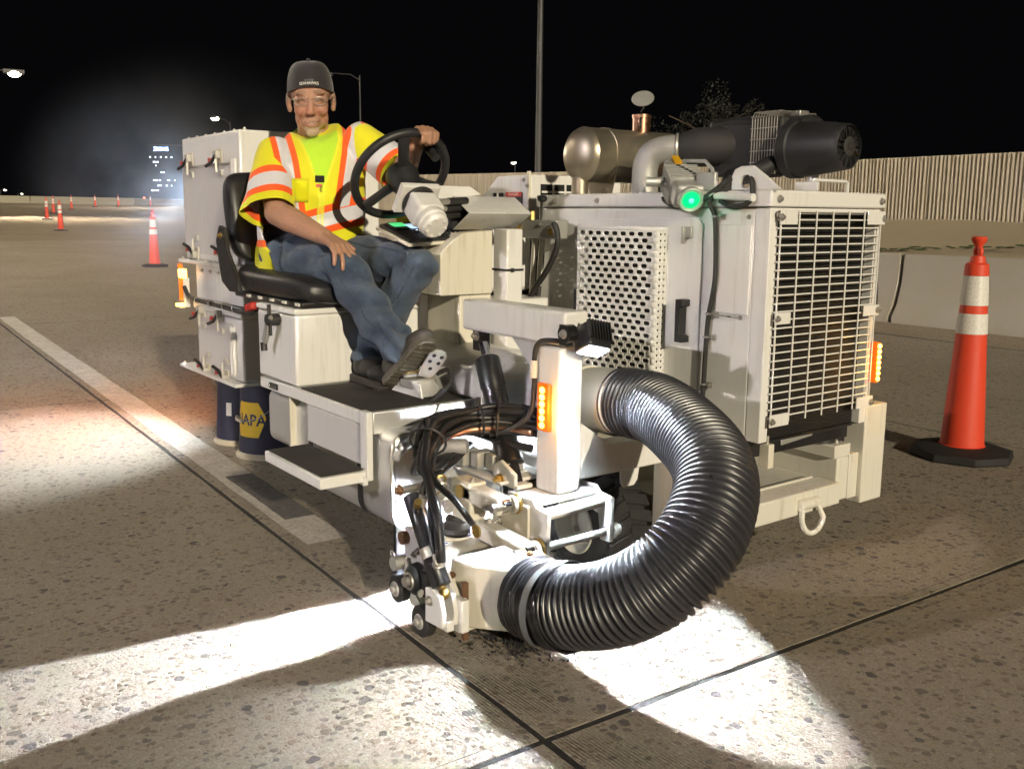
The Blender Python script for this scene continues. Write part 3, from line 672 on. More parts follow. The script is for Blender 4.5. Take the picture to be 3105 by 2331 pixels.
ringp = [(-1.838, 2.612, .205)]+[(-1.836+.002*k, 2.65-.042*math.cos(t), .160-.052*math.sin(t)) for k, t in enumerate(np.linspace(0, PI, 13))]+[(-1.838, 2.688, .205)]
G().tube(ringp, .0095, 10).build('tow_ring', 'white_paint_worn', fr)
# lower side plates beside the tyre
G().prism([(2.16, .13), (2.16, .37), (2.20, .43), (2.37, .44), (2.37, .13)], 'x', -2.09, -1.935).build('side_plate', 'panel_grey', fr, bevel=.006)

# ---- muffler
mf = G(); mf.lathe((-2.90, 2.485, 1.388), (.06, 1, 0), [(0, .02), (.006, .05), (.018, .08), (.035, .1), (.05, .107), (.054, .109), (.06, .107), (.14, .106), (.3, .106), (.5, .106), (.53, .09), (.54, .02)], 44)
muf = mf.build('muffler', 'muffler_steel', M, smooth=30)
mfd = Vector((.06, 1, 0)).normalized()
for t in (.145, .33): G().lathe(Vector((-2.90, 2.485, 1.388))+mfd*t, mfd, [(0, .1068), (.001, .1095), (.024, .1095), (.025, .1068)], 44, False, False).build('strap', 'muffler_steel', muf)
G().cyl((-2.905, 2.535, 1.22), (-2.905, 2.535, 1.30), .034, n=20).build('inlet_pipe', 'muffler_steel', muf)
G().prism([(-2.96, 1.233), (-2.985, 1.33), (-2.80, 1.33), (-2.83, 1.233)], 'y', 2.635, 2.64).build('saddle_bracket', 'muffler_steel', muf, bevel=.002)
st = Vector((-2.868, 2.83, 0))
g = G(); g.lathe(st+Vector((0, 0, 1.47)), (0, 0, 1), [(0, .05), (.012, .036), (.075, .036), (.076, .039), (.088, .039), (.089, .032), (.05, .031)], 24); g.build('exhaust_stack', 'copper_pipe', muf)
g = G(); cdir = Vector((.45, -.55, .7)).normalized(); g.lathe(st+Vector((.005, -.002, 1.622)), cdir, [(-.004, .043), (0, .046), (.004, .045), (.007, .02)], 28); g.build('rain_cap', 'cast_aluminium', muf)
g = G(); g.tube([st+Vector((.02, -.025, 1.50)), st+Vector((.022, -.026, 1.565)), st+Vector((.018, -.01, 1.58)), st+Vector((.012, 0, 1.618))], .005, 8); g.build('cap_lever', 'chrome', muf)
# paper label wrapped on the muffler
def wrap_cyl(name, mat, parent, c, ax, r, t0, t1, a0, a1, up=(0, 0, 1), n=10):
    ax = Vector(ax).normalized(); u = Vector(up); u = (u-ax*u.dot(ax)).normalized(); w = u.cross(ax); g = G(); o = 0
    for i in range(n+1):
        a = a0+(a1-a0)*i/n; e = w*math.cos(a)+u*math.sin(a)
        g.v += [tuple(Vector(c)+ax*t0+e*r), tuple(Vector(c)+ax*t1+e*r)]
    for i in range(n): g.f.append((2*i, 2*i+1, 2*i+3, 2*i+2))
    return g.build(name, mat, parent, fix=False)
for k in range(3): wrap_cyl('paper_label', 'paper', muf, (-2.90, 2.485, 1.388), mfd, .1068+.0004*k, .215+.022*k, .236+.022*k, -.35-.1*(k % 2), .52-.12*k, up=(0, 0, 1))

# ---- air intake: elbow, rubber hose, filter canister, pre-cleaner
ai = part('air_intake', M)
el = spline([(-2.56, 2.55, 1.225), (-2.56, 2.55, 1.29), (-2.556, 2.551, 1.335), (-2.54, 2.56, 1.372), (-2.505, 2.585, 1.392), (-2.45, 2.63, 1.398)], 8)
G().tube(el, .047, 24).build('elbow_pipe', 'cast_aluminium', ai, smooth=50)
G().cyl((-2.56, 2.55, 1.226), (-2.56, 2.55, 1.238), .052, n=24).build('pipe_collar', 'steel', ai)
hp = spline([(-2.46, 2.622, 1.397), (-2.43, 2.648, 1.398), (-2.38, 2.69, 1.40), (-2.33, 2.735, 1.402), (-2.28, 2.775, 1.404)], 4)
G().tube(hp, [.050+.019*min(1, i/6) for i in range(len(hp))], 28).build('rubber_hose', 'rubber', ai, smooth=50)
for p, r in ((el[-3], .049), (hp[-2], .071)):
    d = (hp[-1]-hp[-3]); G().torus(p, d, r, .0045, 36, 8).build('hose_clamp', 'zinc', ai)
FY, FZ = 2.80, 1.393
g = G(); g.lathe((-2.42, FY, FZ), (1, 0, 0), [(0, .05), (.01, .085), (.02, .098), (.15, .1), (.20, .1), (.205, .106), (.225, .106), (.23, .1), (.36, .101), (.40, .1), (.41, .09)], 36); g.build('filter_canister', 'black_plastic', ai)
G().obox((-2.26, 2.755, 1.40), Vector((.085, 0, 0)), Vector((0, .055, 0)), Vector((0, 0, .085))).build('filter_inlet', 'black_plastic', ai, bevel=.02)
cg = part('wire_cage', ai)
for k in range(10):
    x = -2.185+k*.0115; G().tube([(x, FY-.112, FZ-.10), (x, FY-.112, FZ+.095), (x, FY-.10, FZ+.112), (x, FY+.10, FZ+.112)], .0017, 5).build('cage_wire', 'bolt_steel', ai)
for k in range(6): G().cyl((-2.19, FY-.1135, FZ-.095+k*.038), (-2.078, FY-.1135, FZ-.095+k*.038), .0016, n=5).build('cage_wire', 'bolt_steel', ai)
for k in range(5): G().cyl((-2.19, FY-.09+k*.045, FZ+.1135), (-2.078, FY-.09+k*.045, FZ+.1135), .0016, n=5).build('cage_wire', 'bolt_steel', ai)
G().box(-2.40, -2.195, FY-.095, FY+.11, FZ-.10, FZ+.105).build('filter_box', 'black_plastic', ai, bevel=.018)
G().box(-2.194, -2.08, FY-.088, FY+.10, FZ-.09, FZ+.095).build('filter_core', 'rubber', ai, bevel=.01)
bpy.data.objects.remove(cg)
g = G(); PYc, PZc = 2.755, 1.377; g.lathe((-2.075, PYc, PZc), (1, 0, 0), [(0, .05), (.004, .090), (.012, .097), (.045, .097), (.05, .092), (.10, .088), (.16, .082), (.205, .076), (.225, .073), (.230, .068), (.218, .064)], 36, True, True); pc = g.build('pre_cleaner', 'black_plastic', ai)
for k in range(14):
    a = 2*PI*k/14; e = Vector((0, math.cos(a), math.sin(a))); s_ = Vector((0, -math.sin(a), math.cos(a)))
    G().obox(Vector((-1.847, PYc, PZc))+e*.046, e*.017, s_*.0026+Vector((.004, 0, 0)), Vector((.001, 0, 0))).build('vane', 'black_plastic', ai)
G().lathe((-1.862, PYc, PZc), (1, 0, 0), [(0, .032), (.018, .032), (.021, .027), (.02, .012), (.024, .01), (.025, .002)], 20).build('vane_hub', 'rubber', ai)
G().cyl((-1.99, PYc+.02, 1.235), (-1.99, PYc+.02, 1.30), .018, n=14).build('support_foot', 'cast_aluminium', ai)
G().tube(spline([(-2.10, 2.70, 1.33), (-2.12, 2.60, 1.29), (-2.10, 2.50, 1.28), (-2.04, 2.42, 1.25), (-2.0, 2.39, 1.245)], 6), .03, 10).build('drain_hose', 'black_plastic', ai)
for k in range(2): G().box(-2.17+k*.07, -2.13+k*.07, FY-.02, FY+.03, FZ+.098, FZ+.117).build('clip', 'steel', ai, bevel=.003)

# ---- green pilot lamp in a finned housing, with its support rod
gl = part('guide_lamp', M)
ga = Vector((-2.29, 2.425, 1.30)); gb = Vector((-2.118, 2.318, 1.205)); gd = (gb-ga).normalized(); gu, gv, _ = frame_of(gd); gu = Vector((0, 0, 1)); gs = gd.cross(gu).normalized(); gu = gs.cross(gd).normalized()
G().obox(ga*.35+gb*.65, gd*.07, gs*.048, gu*.040).build('housing', 'cast_aluminium', gl, bevel=.012)
G().obox(ga+gd*.02, gd*.05, gs*.036, gu*.036).build('rear_housing', 'cast_aluminium', gl, bevel=.012)
for k in range(7): G().obox(ga+gd*(.055+.017*k), gd*.003, gs*.056, gu*.048).build('cooling_fin', 'cast_aluminium', gl, bevel=.001)
G().lathe(gb-gd*.004, gd, [(0, .042), (.014, .042), (.016, .037), (.012, .029)], 28).build('lens_ring', 'cast_aluminium', gl)
ls = G(); ls.lathe(gb+gd*.004, gd, [(0, .029), (.006, .028), (.009, .018), (.010, .002)], 24); lens = ls.build('lens', 'green_led', gl)
G().sph(gb+gd*.012, .009, 10, 6).build('led', 'green_core', gl)
G().obox(ga+gd*.0+gu*.042, gd*.03, gs*.012, gu*.003).build('yellow_label', 'yellow_plastic', gl)
G().cyl(gb*.4+ga*.6+gs*.05, gb*.4+ga*.6+gs*.12, .016, n=12).build('junction', 'cast_aluminium', gl)
G().tube([(-2.16, 2.36, 1.222), (-2.06, 2.358, 1.217), (-1.895, 2.354, 1.208)], .0125, 12).build('support_rod', WP, gl)
g = G(); br_ = [(-2.20, 2.37, 1.33), (-2.10, 2.36, 1.325), (-2.07, 2.36, 1.30), (-2.045, 2.36, 1.235)]; g.tube(br_, .006, 8); g.build('bracket_arm', 'aluminium', gl)
G().box(-2.13, -2.05, 2.352, 2.37, 1.232, 1.29).build('terminal_box', 'cast_aluminium', gl, bevel=.005)
G().tube(spline([(-2.31, 2.43, 1.31), (-2.345, 2.42, 1.27), (-2.31, 2.39, 1.22), (-2.24, 2.36, 1.19), (-2.2, 2.35, 1.185)], 6), .012, 8).build('lamp_cable', 'rubber', gl)
G().tube(spline([(-2.18, 2.35, 1.195), (-2.12, 2.35, 1.195), (-2.06, 2.355, 1.225), (-2.0, 2.37, 1.27)], 6), .010, 8).build('lamp_cable', 'rubber', gl)
G().tube(spline([(-2.03, 2.36, 1.20), (-1.98, 2.35, 1.183), (-1.93, 2.35, 1.185), (-1.905, 2.358, 1.21), (-1.915, 2.37, 1.25), (-1.93, 2.385, 1.272), (-1.945, 2.40, 1.27)], 6), .0095, 8).build('lamp_cable', 'rubber', gl)
for k in range(5): G().sph(ga+gd*(.0)-gs*(.03+.01*(k % 2))-gu*(.01*k-.02), .012, 8, 6).build('cable_gland', 'black_plastic', gl)
point('pilot_glow', gb+gd*.05, .05, .02, (.02, 1, .4), gl)

# ---- hydraulic valve block at the rear of the engine box
vb = G().box(-2.98, -2.75, 2.285, 2.345, 1.062, 1.132).build('valve_block', 'cast_aluminium', M, bevel=.004)
G().cyl((-2.87, 2.315, 1.13), (-2.87, 2.315, 1.20), .009).build('valve_stem', 'chrome', vb); G().lathe((-2.87, 2.315, 1.198), (0, 0, 1), [(0, .008), (.008, .018), (.02, .02), (.026, .01)], 16).build('valve_knob', 'black_plastic', vb)
G().cyl((-2.93, 2.315, 1.13), (-2.93, 2.315, 1.165), .011, n=6).build('fitting', 'brass', vb)
for y in (2.30,): bolt((-2.975, 2.284, 1.10), (0, -1, 0), vb, .012, 'brass')
bolt((-2.775, 2.284, 1.09), (0, -1, 0), vb, .012, 'brass'); bolt((-2.84, 2.284, 1.115), (0, -1, 0), vb, .007)
for k, pts in enumerate(([(-2.76, 2.28, 1.115), (-2.735, 2.27, 1.112), (-2.722, 2.27, 1.08), (-2.725, 2.27, 1.03), (-2.77, 2.265, .95), (-2.84, 2.26, .87), (-2.90, 2.26, .78), (-2.92, 2.26, .70)], [(-2.86, 2.31, 1.06), (-2.86, 2.31, .98), (-2.865, 2.30, .86), (-2.87, 2.29, .7)], [(-2.905, 2.31, 1.06), (-2.905, 2.31, .95), (-2.91, 2.30, .8), (-2.915, 2.29, .7)])):
    G().tube(spline(pts, 6), .0115 if k == 0 else .009, 8).build('hydraulic_line', 'rubber', vb)
    G().cyl(pts[0], Vector(pts[0])+(Vector(pts[2])-Vector(pts[0]))*.9, .012, n=8).build('hose_fitting', 'zinc', vb)
# ---- black blower casing in the gap
g = G(); g.lathe((-3.30, 2.50, .80), (0, 1, 0), [(0, .08), (.01, .21), (.03, .24), (.18, .24), (.2, .21)], 40); bl = g.build('blower_casing', 'tyre_rubber', M)
g = G(); g.torus((-3.30, 2.50, .80), (0, 1, 0), .17, .012); g.build('casing_rim', 'rubber', bl)
# ---- vented housing behind
vh = G(); vh.prism([(-4.12, 1.0), (-4.12, 1.24), (-4.07, 1.262), (-3.96, 1.343), (-3.685, 1.345), (-3.685, 1.0)], 'y', 2.9, 3.5); vho = vh.build('vented_housing', WP, M, bevel=.006)
G().box(-3.70, -3.682, 2.885, 2.899, 1.0, 1.36).build('corner_strip', 'cream_paint', vho, bevel=.002)
def vent(x0, x1, y0, y1, z0, z1, nx, nz, face):  # black plates stand in for the shade inside the vents
    if face == 'x': G().box(x0, x1, y0, y1, z0, z1).build('vent_shade_plate', 'foam_black', vho)
    else: G().box(x0, x1, y0, y1, z0, z1).build('vent_shade_plate', 'foam_black', vho)
    for i in range(1, nx):
        if face == 'x': y = y0+(y1-y0)*i/nx; G().box(x1, x1+.004, y-.005, y+.005, z0, z1).build('vent_bar', WP, vho)
        else: x = x0+(x1-x0)*i/nx; G().box(x-.005, x+.005, y0-.004, y0, z0, z1).build('vent_bar', WP, vho)
    for k in range(1, nz):
        z = z0+(z1-z0)*k/nz
        if face == 'x': G().box(x1+.0045, x1+.008, y0, y1, z-.005, z+.005).build('vent_bar', WP, vho)
        else: G().box(x0, x1, y0-.008, y0-.0045, z-.005, z+.005).build('vent_bar', WP, vho)
vent(-3.686, -3.68, 2.96, 3.42, 1.225, 1.30, 6, 2, 'x'); vent(-3.99, -3.91, 2.895, 2.901, 1.235, 1.26, 2, 1, 'y')
lb = G().box(-3.88, -3.75, 2.893, 2.8985, 1.19, 1.26).build('warning_label', 'black_plastic', vho); G().box(-3.88, -3.75, 2.891, 2.8925, 1.24, 1.262).build('label_band', 'red_print', vho)
v, f = text_mesh('DANGER', .02); G().add([(-3.815+p.x, 2.8905, 1.251+p.y) for p in v], f).build('label_text', 'paper', vho, fix=False)
bolt((-3.69, 2.884, 1.29), (0, -1, 0), vho, .009); bolt((-3.74, 2.899, 1.32), (0, -1, 0), vho, .008)
G().box(-4.6, -3.0, 2.62, 3.45, .5, .995).build('rear_body', WP, M, bevel=.01)
G().box(-4.6, -2.3, 2.02, 2.9, .28, .40).build('main_chassis', 'cream_paint', M, bevel=.008)

# ---- operator platform, step, tanks
pf = part('operator_platform', M)
G().box(-3.36, -2.535, 1.36, 1.86, .505, .545).build('deck', WP, pf, bevel=.004)
G().prism([(-3.025, 1.372), (-2.545, 1.372), (-2.545, 1.80), (-2.60, 1.80), (-3.025, 1.72)], 'z', .5455, .5495).build('grip_mat', 'grip_tape', pf)
G().box(-2.534, -2.515, 1.375, 1.88, .478, .549).build('front_beam', 'aluminium', pf, bevel=.004)
G().box(-2.955, -2.537, 1.362, 1.371, .375, .504).build('side_panel', 'panel_grey', pf, bevel=.002)
G().box(-3.115, -2.957, 1.45, 1.46, .30, .504).build('recess_back', 'cream_paint', pf); G().box(-3.115, -3.105, 1.365, 1.449, .30, .504).build('recess_side', 'cream_paint', pf)
G().box(-2.556, -2.512, 1.352, 1.3735, .335, .552).build('hanger_bar', WP, pf, bevel=.003)
G().box(-2.56, -2.505, 1.335, 1.3515, .325, .352).build('hanger_foot', WP, pf, bevel=.003)
stp = G().box(-2.935, -2.515, 1.195, 1.351, .333, .368).build('step', WP, pf, bevel=.004)
G().box(-2.925, -2.53, 1.205, 1.349, .3685, .3725).build('step_tread', 'grip_tape', pf)
bolt((-2.535, 1.3515, .362), (0, -1, 0), pf, .010, 'zinc'); G().torus((-2.53, 1.338, .345), (0, 1, 0), .008, .0012, 16, 5).build('cotter_ring', 'steel', pf)
G().box(-3.26, -3.19, 1.352, 1.3595, .515, .538).build('clearance_lamp', 'black_plastic', pf, bevel=.004)
for k in range(5): G().sph((-3.25+k*.0125, 1.352, .527), .0055, 8, 6).build('lamp_lens', 'chrome', pf)
def rounded_rect(y0, y1, z0, z1, r, k=7):
    out = []
    for cy_, cz_, a0 in ((y1-r[0], z1-r[0], 0), (y0+r[1], z1-r[1], PI/2), (y0+r[2], z0+r[2], PI), (y1-r[3], z0+r[3], 1.5*PI)):
        rr_ = r[[0, PI/2, PI, 1.5*PI].index(a0)]
        for i in range(k+1):
            a = a0+PI/2*i/k; out.append((cy_+rr_*math.cos(a), cz_+rr_*math.sin(a)))
    return out
tk_poly = rounded_rect(1.387, 1.80, .185, .492, (.03, .05, .07, .06))
ft = G().prism(tk_poly, 'x', -3.18, -2.42).build('fuel_tank', 'aluminium', M, bevel=.012, seg=3)
g = G(); g.tube([(-2.424, y, z) for y, z in tk_poly]+[(-2.424, *tk_poly[0])], .0055, 8, False); g.build('weld_bead', 'zinc', ft)
for x in (-2.62, -2.98):
    pl = rounded_rect(1.3835, 1.803, .182, .495, (.03, .05, .07, .06)); g = G()
    for i, (y, z) in enumerate(pl): g.v += [(x-.018, y, z), (x+.018, y, z)]
    m_ = len(pl); g.f += [(2*i, 2*i+1, 2*((i+1) % m_)+1, 2*((i+1) % m_)) for i in range(m_)]; g.build('tank_strap', 'rubber', ft, fix=False)
G().prism(rounded_rect(1.375, 1.80, .30, .505, (.02, .04, .04, .02)), 'x', -3.325, -3.118).build('side_tank', 'aluminium', M, bevel=.01)
G().tube(spline([(-2.412, 1.46, .47), (-2.40, 1.42, .463), (-2.402, 1.40, .445), (-2.412, 1.398, .425)], 5), .016, 10).build('filler_weld', 'aluminium', ft)
G().tube(spline([(-2.54, 1.42, .50), (-2.52, 1.40, .475), (-2.50, 1.42, .47), (-2.47, 1.47, .49), (-2.42, 1.53, .535), (-2.43, 1.56, .57)], 5), .006, 8).build('tank_line', 'steel', ft)
# ---- seat pedestal
pd = G().box(-3.37, -3.035, 1.362, 1.86, .5495, .80).build('seat_pedestal', WP, M, bevel=.010)
G().box(-3.375, -3.03, 1.357, 1.865, .801, .822).build('pedestal_lid', WP, pd, bevel=.006)
lv = Vector((-3.175, 1.335, .775))
g = G(); g.cyl(lv+Vector((0, .027, 0)), lv-Vector((0, .02, 0)), .022, n=14); g.build('valve_body', 'black_plastic', pd, bevel=.003)
G().obox(lv+Vector((-.02, -.012, -.045)), Vector((.02, 0, .038)), Vector((.012, 0, -.007)), Vector((0, .008, 0))).build('valve_arm', 'cast_aluminium', pd, bevel=.004)
G().cyl(lv+Vector((-.05, -.012, -.085)), lv+Vector((-.045, -.012, -.115)), .012, n=12).build('valve_tip', 'black_plastic', pd); G().cyl(lv+Vector((.0, -.01, .01)), lv+Vector((.002, -.01, .055)), .007, n=10).build('tee_handle', 'black_plastic', pd); G().cyl(lv+Vector((.01, -.01, -.01)), lv+Vector((.012, -.01, -.055)), .006, n=10).build('tee_handle', 'black_plastic', pd)
bolt(lv+Vector((.018, -.008, .01)), (0, -1, 0), pd, .008)
# ---- driver seat
se = part('driver_seat', M)
def cushion(name, rows, mat='vinyl'):
    g = G(); g.rings(rows); o = g.build(name, mat, se, smooth=60); s_ = o.modifiers.new('soft', 'SUBSURF'); s_.levels = 2; s_.render_levels = 2; return o
def seat_ring(x, zc, w, th, crown=.0, yc=1.60):
    return [(x, yc-w, zc+th*.2), (x, yc-w*.96, zc+th), (x, yc-w*.7, zc+th*1.25), (x, yc-w*.4, zc+th*.95-crown), (x, yc, zc+th*.9-crown), (x, yc+w*.4, zc+th*.95-crown), (x, yc+w*.7, zc+th*1.25), (x, yc+w*.96, zc+th), (x, yc+w, zc+th*.2), (x, yc+w*.95, zc-th), (x, yc, zc-th*1.05), (x, yc-w*.95, zc-th)]
cushion('seat_cushion', [seat_ring(x, z, w, th, .012) for x, z, w, th in ((-3.66, .905, .19, .035), (-3.60, .895, .235, .05), (-3.45, .885, .245, .05), (-3.25, .882, .245, .05), (-3.10, .882, .24, .052), (-3.02, .875, .22, .045), (-2.985, .865, .18, .022))])
G().box(-3.64, -3.02, 1.38, 1.82, .824, .846).build('seat_pan', 'black_paint', se, bevel=.006)
for k in range(5): G().box(-3.50+k*.11, -3.47+k*.11, 1.372, 1.379, .832, .842).build('rail_tab', 'white_paint_worn', se)
def back_ring(z, xc, w, th, yc=1.60):
    return [(xc-th, yc-w*.9, z), (xc-th*1.1, yc, z), (xc-th, yc+w*.9, z), (xc-th*.2, yc+w, z), (xc+th*1.1, yc+w*.97, z), (xc+th*1.2, yc+w*.75, z), (xc+th*.7, yc+w*.4, z), (xc+th*.6, yc, z), (xc+th*.7, yc-w*.4, z), (xc+th*1.2, yc-w*.75, z), (xc+th*1.1, yc-w*.97, z), (xc-th*.2, yc-w, z)]
cushion('backrest', [back_ring(z, x, w, th) for z, x, w, th in ((.95, -3.645, .19, .04), (1.0, -3.66, .225, .05), (1.10, -3.68, .235, .05), (1.20, -3.70, .235, .048), (1.27, -3.715, .23, .042), (1.30, -3.722, .2, .03), (1.312, -3.725, .15, .015))])
for y in (1.352, 1.842):
    g = G(); g.prism([(-3.70, .93), (-3.73, 1.04), (-3.69, 1.10), (-3.645, 1.09), (-3.62, 1.0), (-3.52, .90), (-3.50, .85), (-3.60, .845), (-3.68, .88)], 'y', y-.009, y+.009); g.build('seat_bracket', 'black_plastic', se, bevel=.004)
bolt((-3.67, 1.343, 1.06), (0, -1, 0), se, .010, 'brass')
# red lever on the pedestal
g = G(); g.obox((-3.42, 1.36, .80), (.035, 0, .008), (0, .016, 0), (-.003, 0, .014)); g.build('red_lever', 'red_plastic', pd, bevel=.006)

# ---- hopper (dust bin) with latches
ho = part('dust_hopper', M)
up = G().box(-4.565, -3.846, 1.50, 2.15, .932, 1.488).build('upper_bin', WP, ho, bevel=.008)
G().box(-4.60, -3.80, 1.47, 2.18, .914, .931).build('flange', WP, ho, bevel=.003)
G().box(-4.46, -3.88, 1.505, 2.12, .752, .913).build('middle_bin', WP, ho, bevel=.008)
G().box(-4.48, -3.868, 1.492, 2.13, .702, .751).build('lip', WP, ho, bevel=.008)
G().box(-4.445, -3.892, 1.502, 2.12, .424, .701).build('lower_bin', WP, ho, bevel=.010)
G().box(-4.60, -3.872, 1.455, 2.15, .409, .423).build('bottom_flange', WP, ho, bevel=.003)
G().box(-4.563, -3.95, 1.4965, 1.4995, .96, 1.352).build('upper_door', 'panel_grey', ho, bevel=.001); G().box(-4.44, -4.0, 1.4985, 1.5015, .44, .67).build('lower_door', 'panel_grey', ho, bevel=.001)
G().box(-4.565, -3.93, 1.490, 1.4995, 1.354, 1.360).build('door_gasket', 'zinc', ho)
def latch(x, y, z, flip=1):
    k = flip
    def zz(a, b): return (z+a*k, z+b*k) if k > 0 else (z+b*k, z+a*k)
    z0, z1 = zz(-.006, .055); b_ = G().box(x-.03, x+.03, y-.006, y, z0, z1).build('toggle_latch', 'cream_paint', ho, bevel=.003)
    z0, z1 = zz(.012, .046); G().box(x-.016, x+.024, y-.03, y-.006, z0, z1).build('latch_body', 'zinc', ho, bevel=.004)
    G().tube([(x+.014, y-.022, z+.03*k), (x-.018, y-.036, z-.006*k), (x-.062, y-.042, z-.018*k)], .0078, 8).build('latch_handle', 'black_plastic', ho)
    G().obox((x-.028, y-.034, z+.004*k), (.013, 0, -.003*k), (0, .008, 0), (0, 0, .010)).build('latch_grip', 'red_plastic', ho, bevel=.002)
    G().cyl((x+.016, y-.026, z-.045*k), (x+.016, y-.026, z+.01*k), .007, n=8).build('latch_rod', 'zinc', ho)
    z0, z1 = zz(-.06, -.035); G().box(x+.002, x+.032, y-.012, y, z0, z1).build('latch_keeper', 'zinc', ho, bevel=.002)
for x in (-4.43, -4.06): latch(x, 1.4965, 1.365, 1); latch(x+.03, 1.4965, .985, -1)
for x in (-4.36, -4.12): latch(x, 1.4985, .675, 1); latch(x+.04, 1.4985, .45, -1)
for z0, z1, x, y in ((1.16, 1.37, -3.888, 1.493), (.93, 1.02, -3.888, 1.493), (.45, .66, -3.975, 1.495)):
    for k, xx in enumerate((x-.014, x+.014)): G().cyl((xx, y-.004, z0), (xx, y-.004, z1), .0085, n=10).build('hinge', WP, ho)
for k in range(8):
    x = -4.57+k*.105; bolt((x, 1.485, .931), (0, 0, 1), ho, .007, 'zinc')
    if k > 1: bolt((x, 1.504, .885), (0, -1, 0), ho, .007, 'zinc')
for k in range(7): bolt((-4.55+k*.115, 1.53, 1.488), (0, 0, 1), ho, .007, 'zinc')
bolt((-4.585, 1.475, .423), (0, 0, 1), ho, .008, 'zinc')
G().tube(spline([(-4.53, 1.47, .80), (-4.50, 1.478, .76), (-4.44, 1.482, .748), (-4.2, 1.485, .742), (-4.0, 1.486, .738), (-3.87, 1.485, .735), (-3.75, 1.47, .745), (-3.6, 1.43, .76), (-3.5, 1.41, .78)], 6), .010, 8).build('wiring_loom', 'rubber', ho)
for x in (-4.4, -4.22, -4.05, -3.93): G().torus((x, 1.4855, .7435), (1, 0, 0), .0125, .003, 12, 6).build('cable_clamp', 'zinc', ho)
# amber lamps on the hopper rear corner and the rear work light
al = part('corner_lamps', M)
G().box(-4.59, -4.545, 1.462, 1.492, .838, .882).build('amber_lamp', 'amber_led', al, bevel=.005); G().box(-4.62, -4.60, 1.47, 1.49, .885, .905).build('amber_lamp', 'amber_lens', al, bevel=.003)
G().box(-4.60, -4.588, 1.466, 1.484, .73, .835).build('amber_tube', 'amber_lens', al, bevel=.003); G().box(-4.61, -4.54, 1.45, 1.49, .700, .716).build('amber_lamp', 'amber_led', al, bevel=.004)
G().box(-4.56, -4.535, 1.475, 1.498, .70, .84).build('lamp_bracket', WP, al, bevel=.002)
spot('amber_glow', (-4.64, 1.42, .80), (-6.8, .9, 0), 130, 125, 1.0, .03, (1, .33, .12), al)
rl = part('rear_work_light', M)
rlp = Vector((-4.70, 1.62, 1.22))
G().obox(rlp, Vector((.03, 0, 0)), Vector((0, .05, .0)), Vector((0, 0, .045))).build('housing', 'black_plastic', rl, bevel=.006)
G().box(-4.74, -4.732, 1.575, 1.665, 1.18, 1.262).build('lens', 'lamp_white', rl)
G().box(-4.67, -4.566, 1.60, 1.64, 1.20, 1.24).build('lamp_mount', 'black_paint', rl, bevel=.003)
spot('rear_beam', rlp+Vector((-.06, -.02, 0)), rlp+Vector((-3, -.15, -.1)), 260, 70, .6, .03, (.62, .80, 1), rl)
spot('work_light', rlp+Vector((-.06, -.10, -.02)), (-5.0, .80, 0), 230, 84, .8, .03, (.84, .90, 1), rl)
g = G(); g.lathe((-4.66, 1.66, 1.40), (0, 0, 1), [(0, .03), (.01, .045), (.05, .045), (.07, .02), (.072, .005)], 18); g.build('beacon', 'glass_dark', rl)
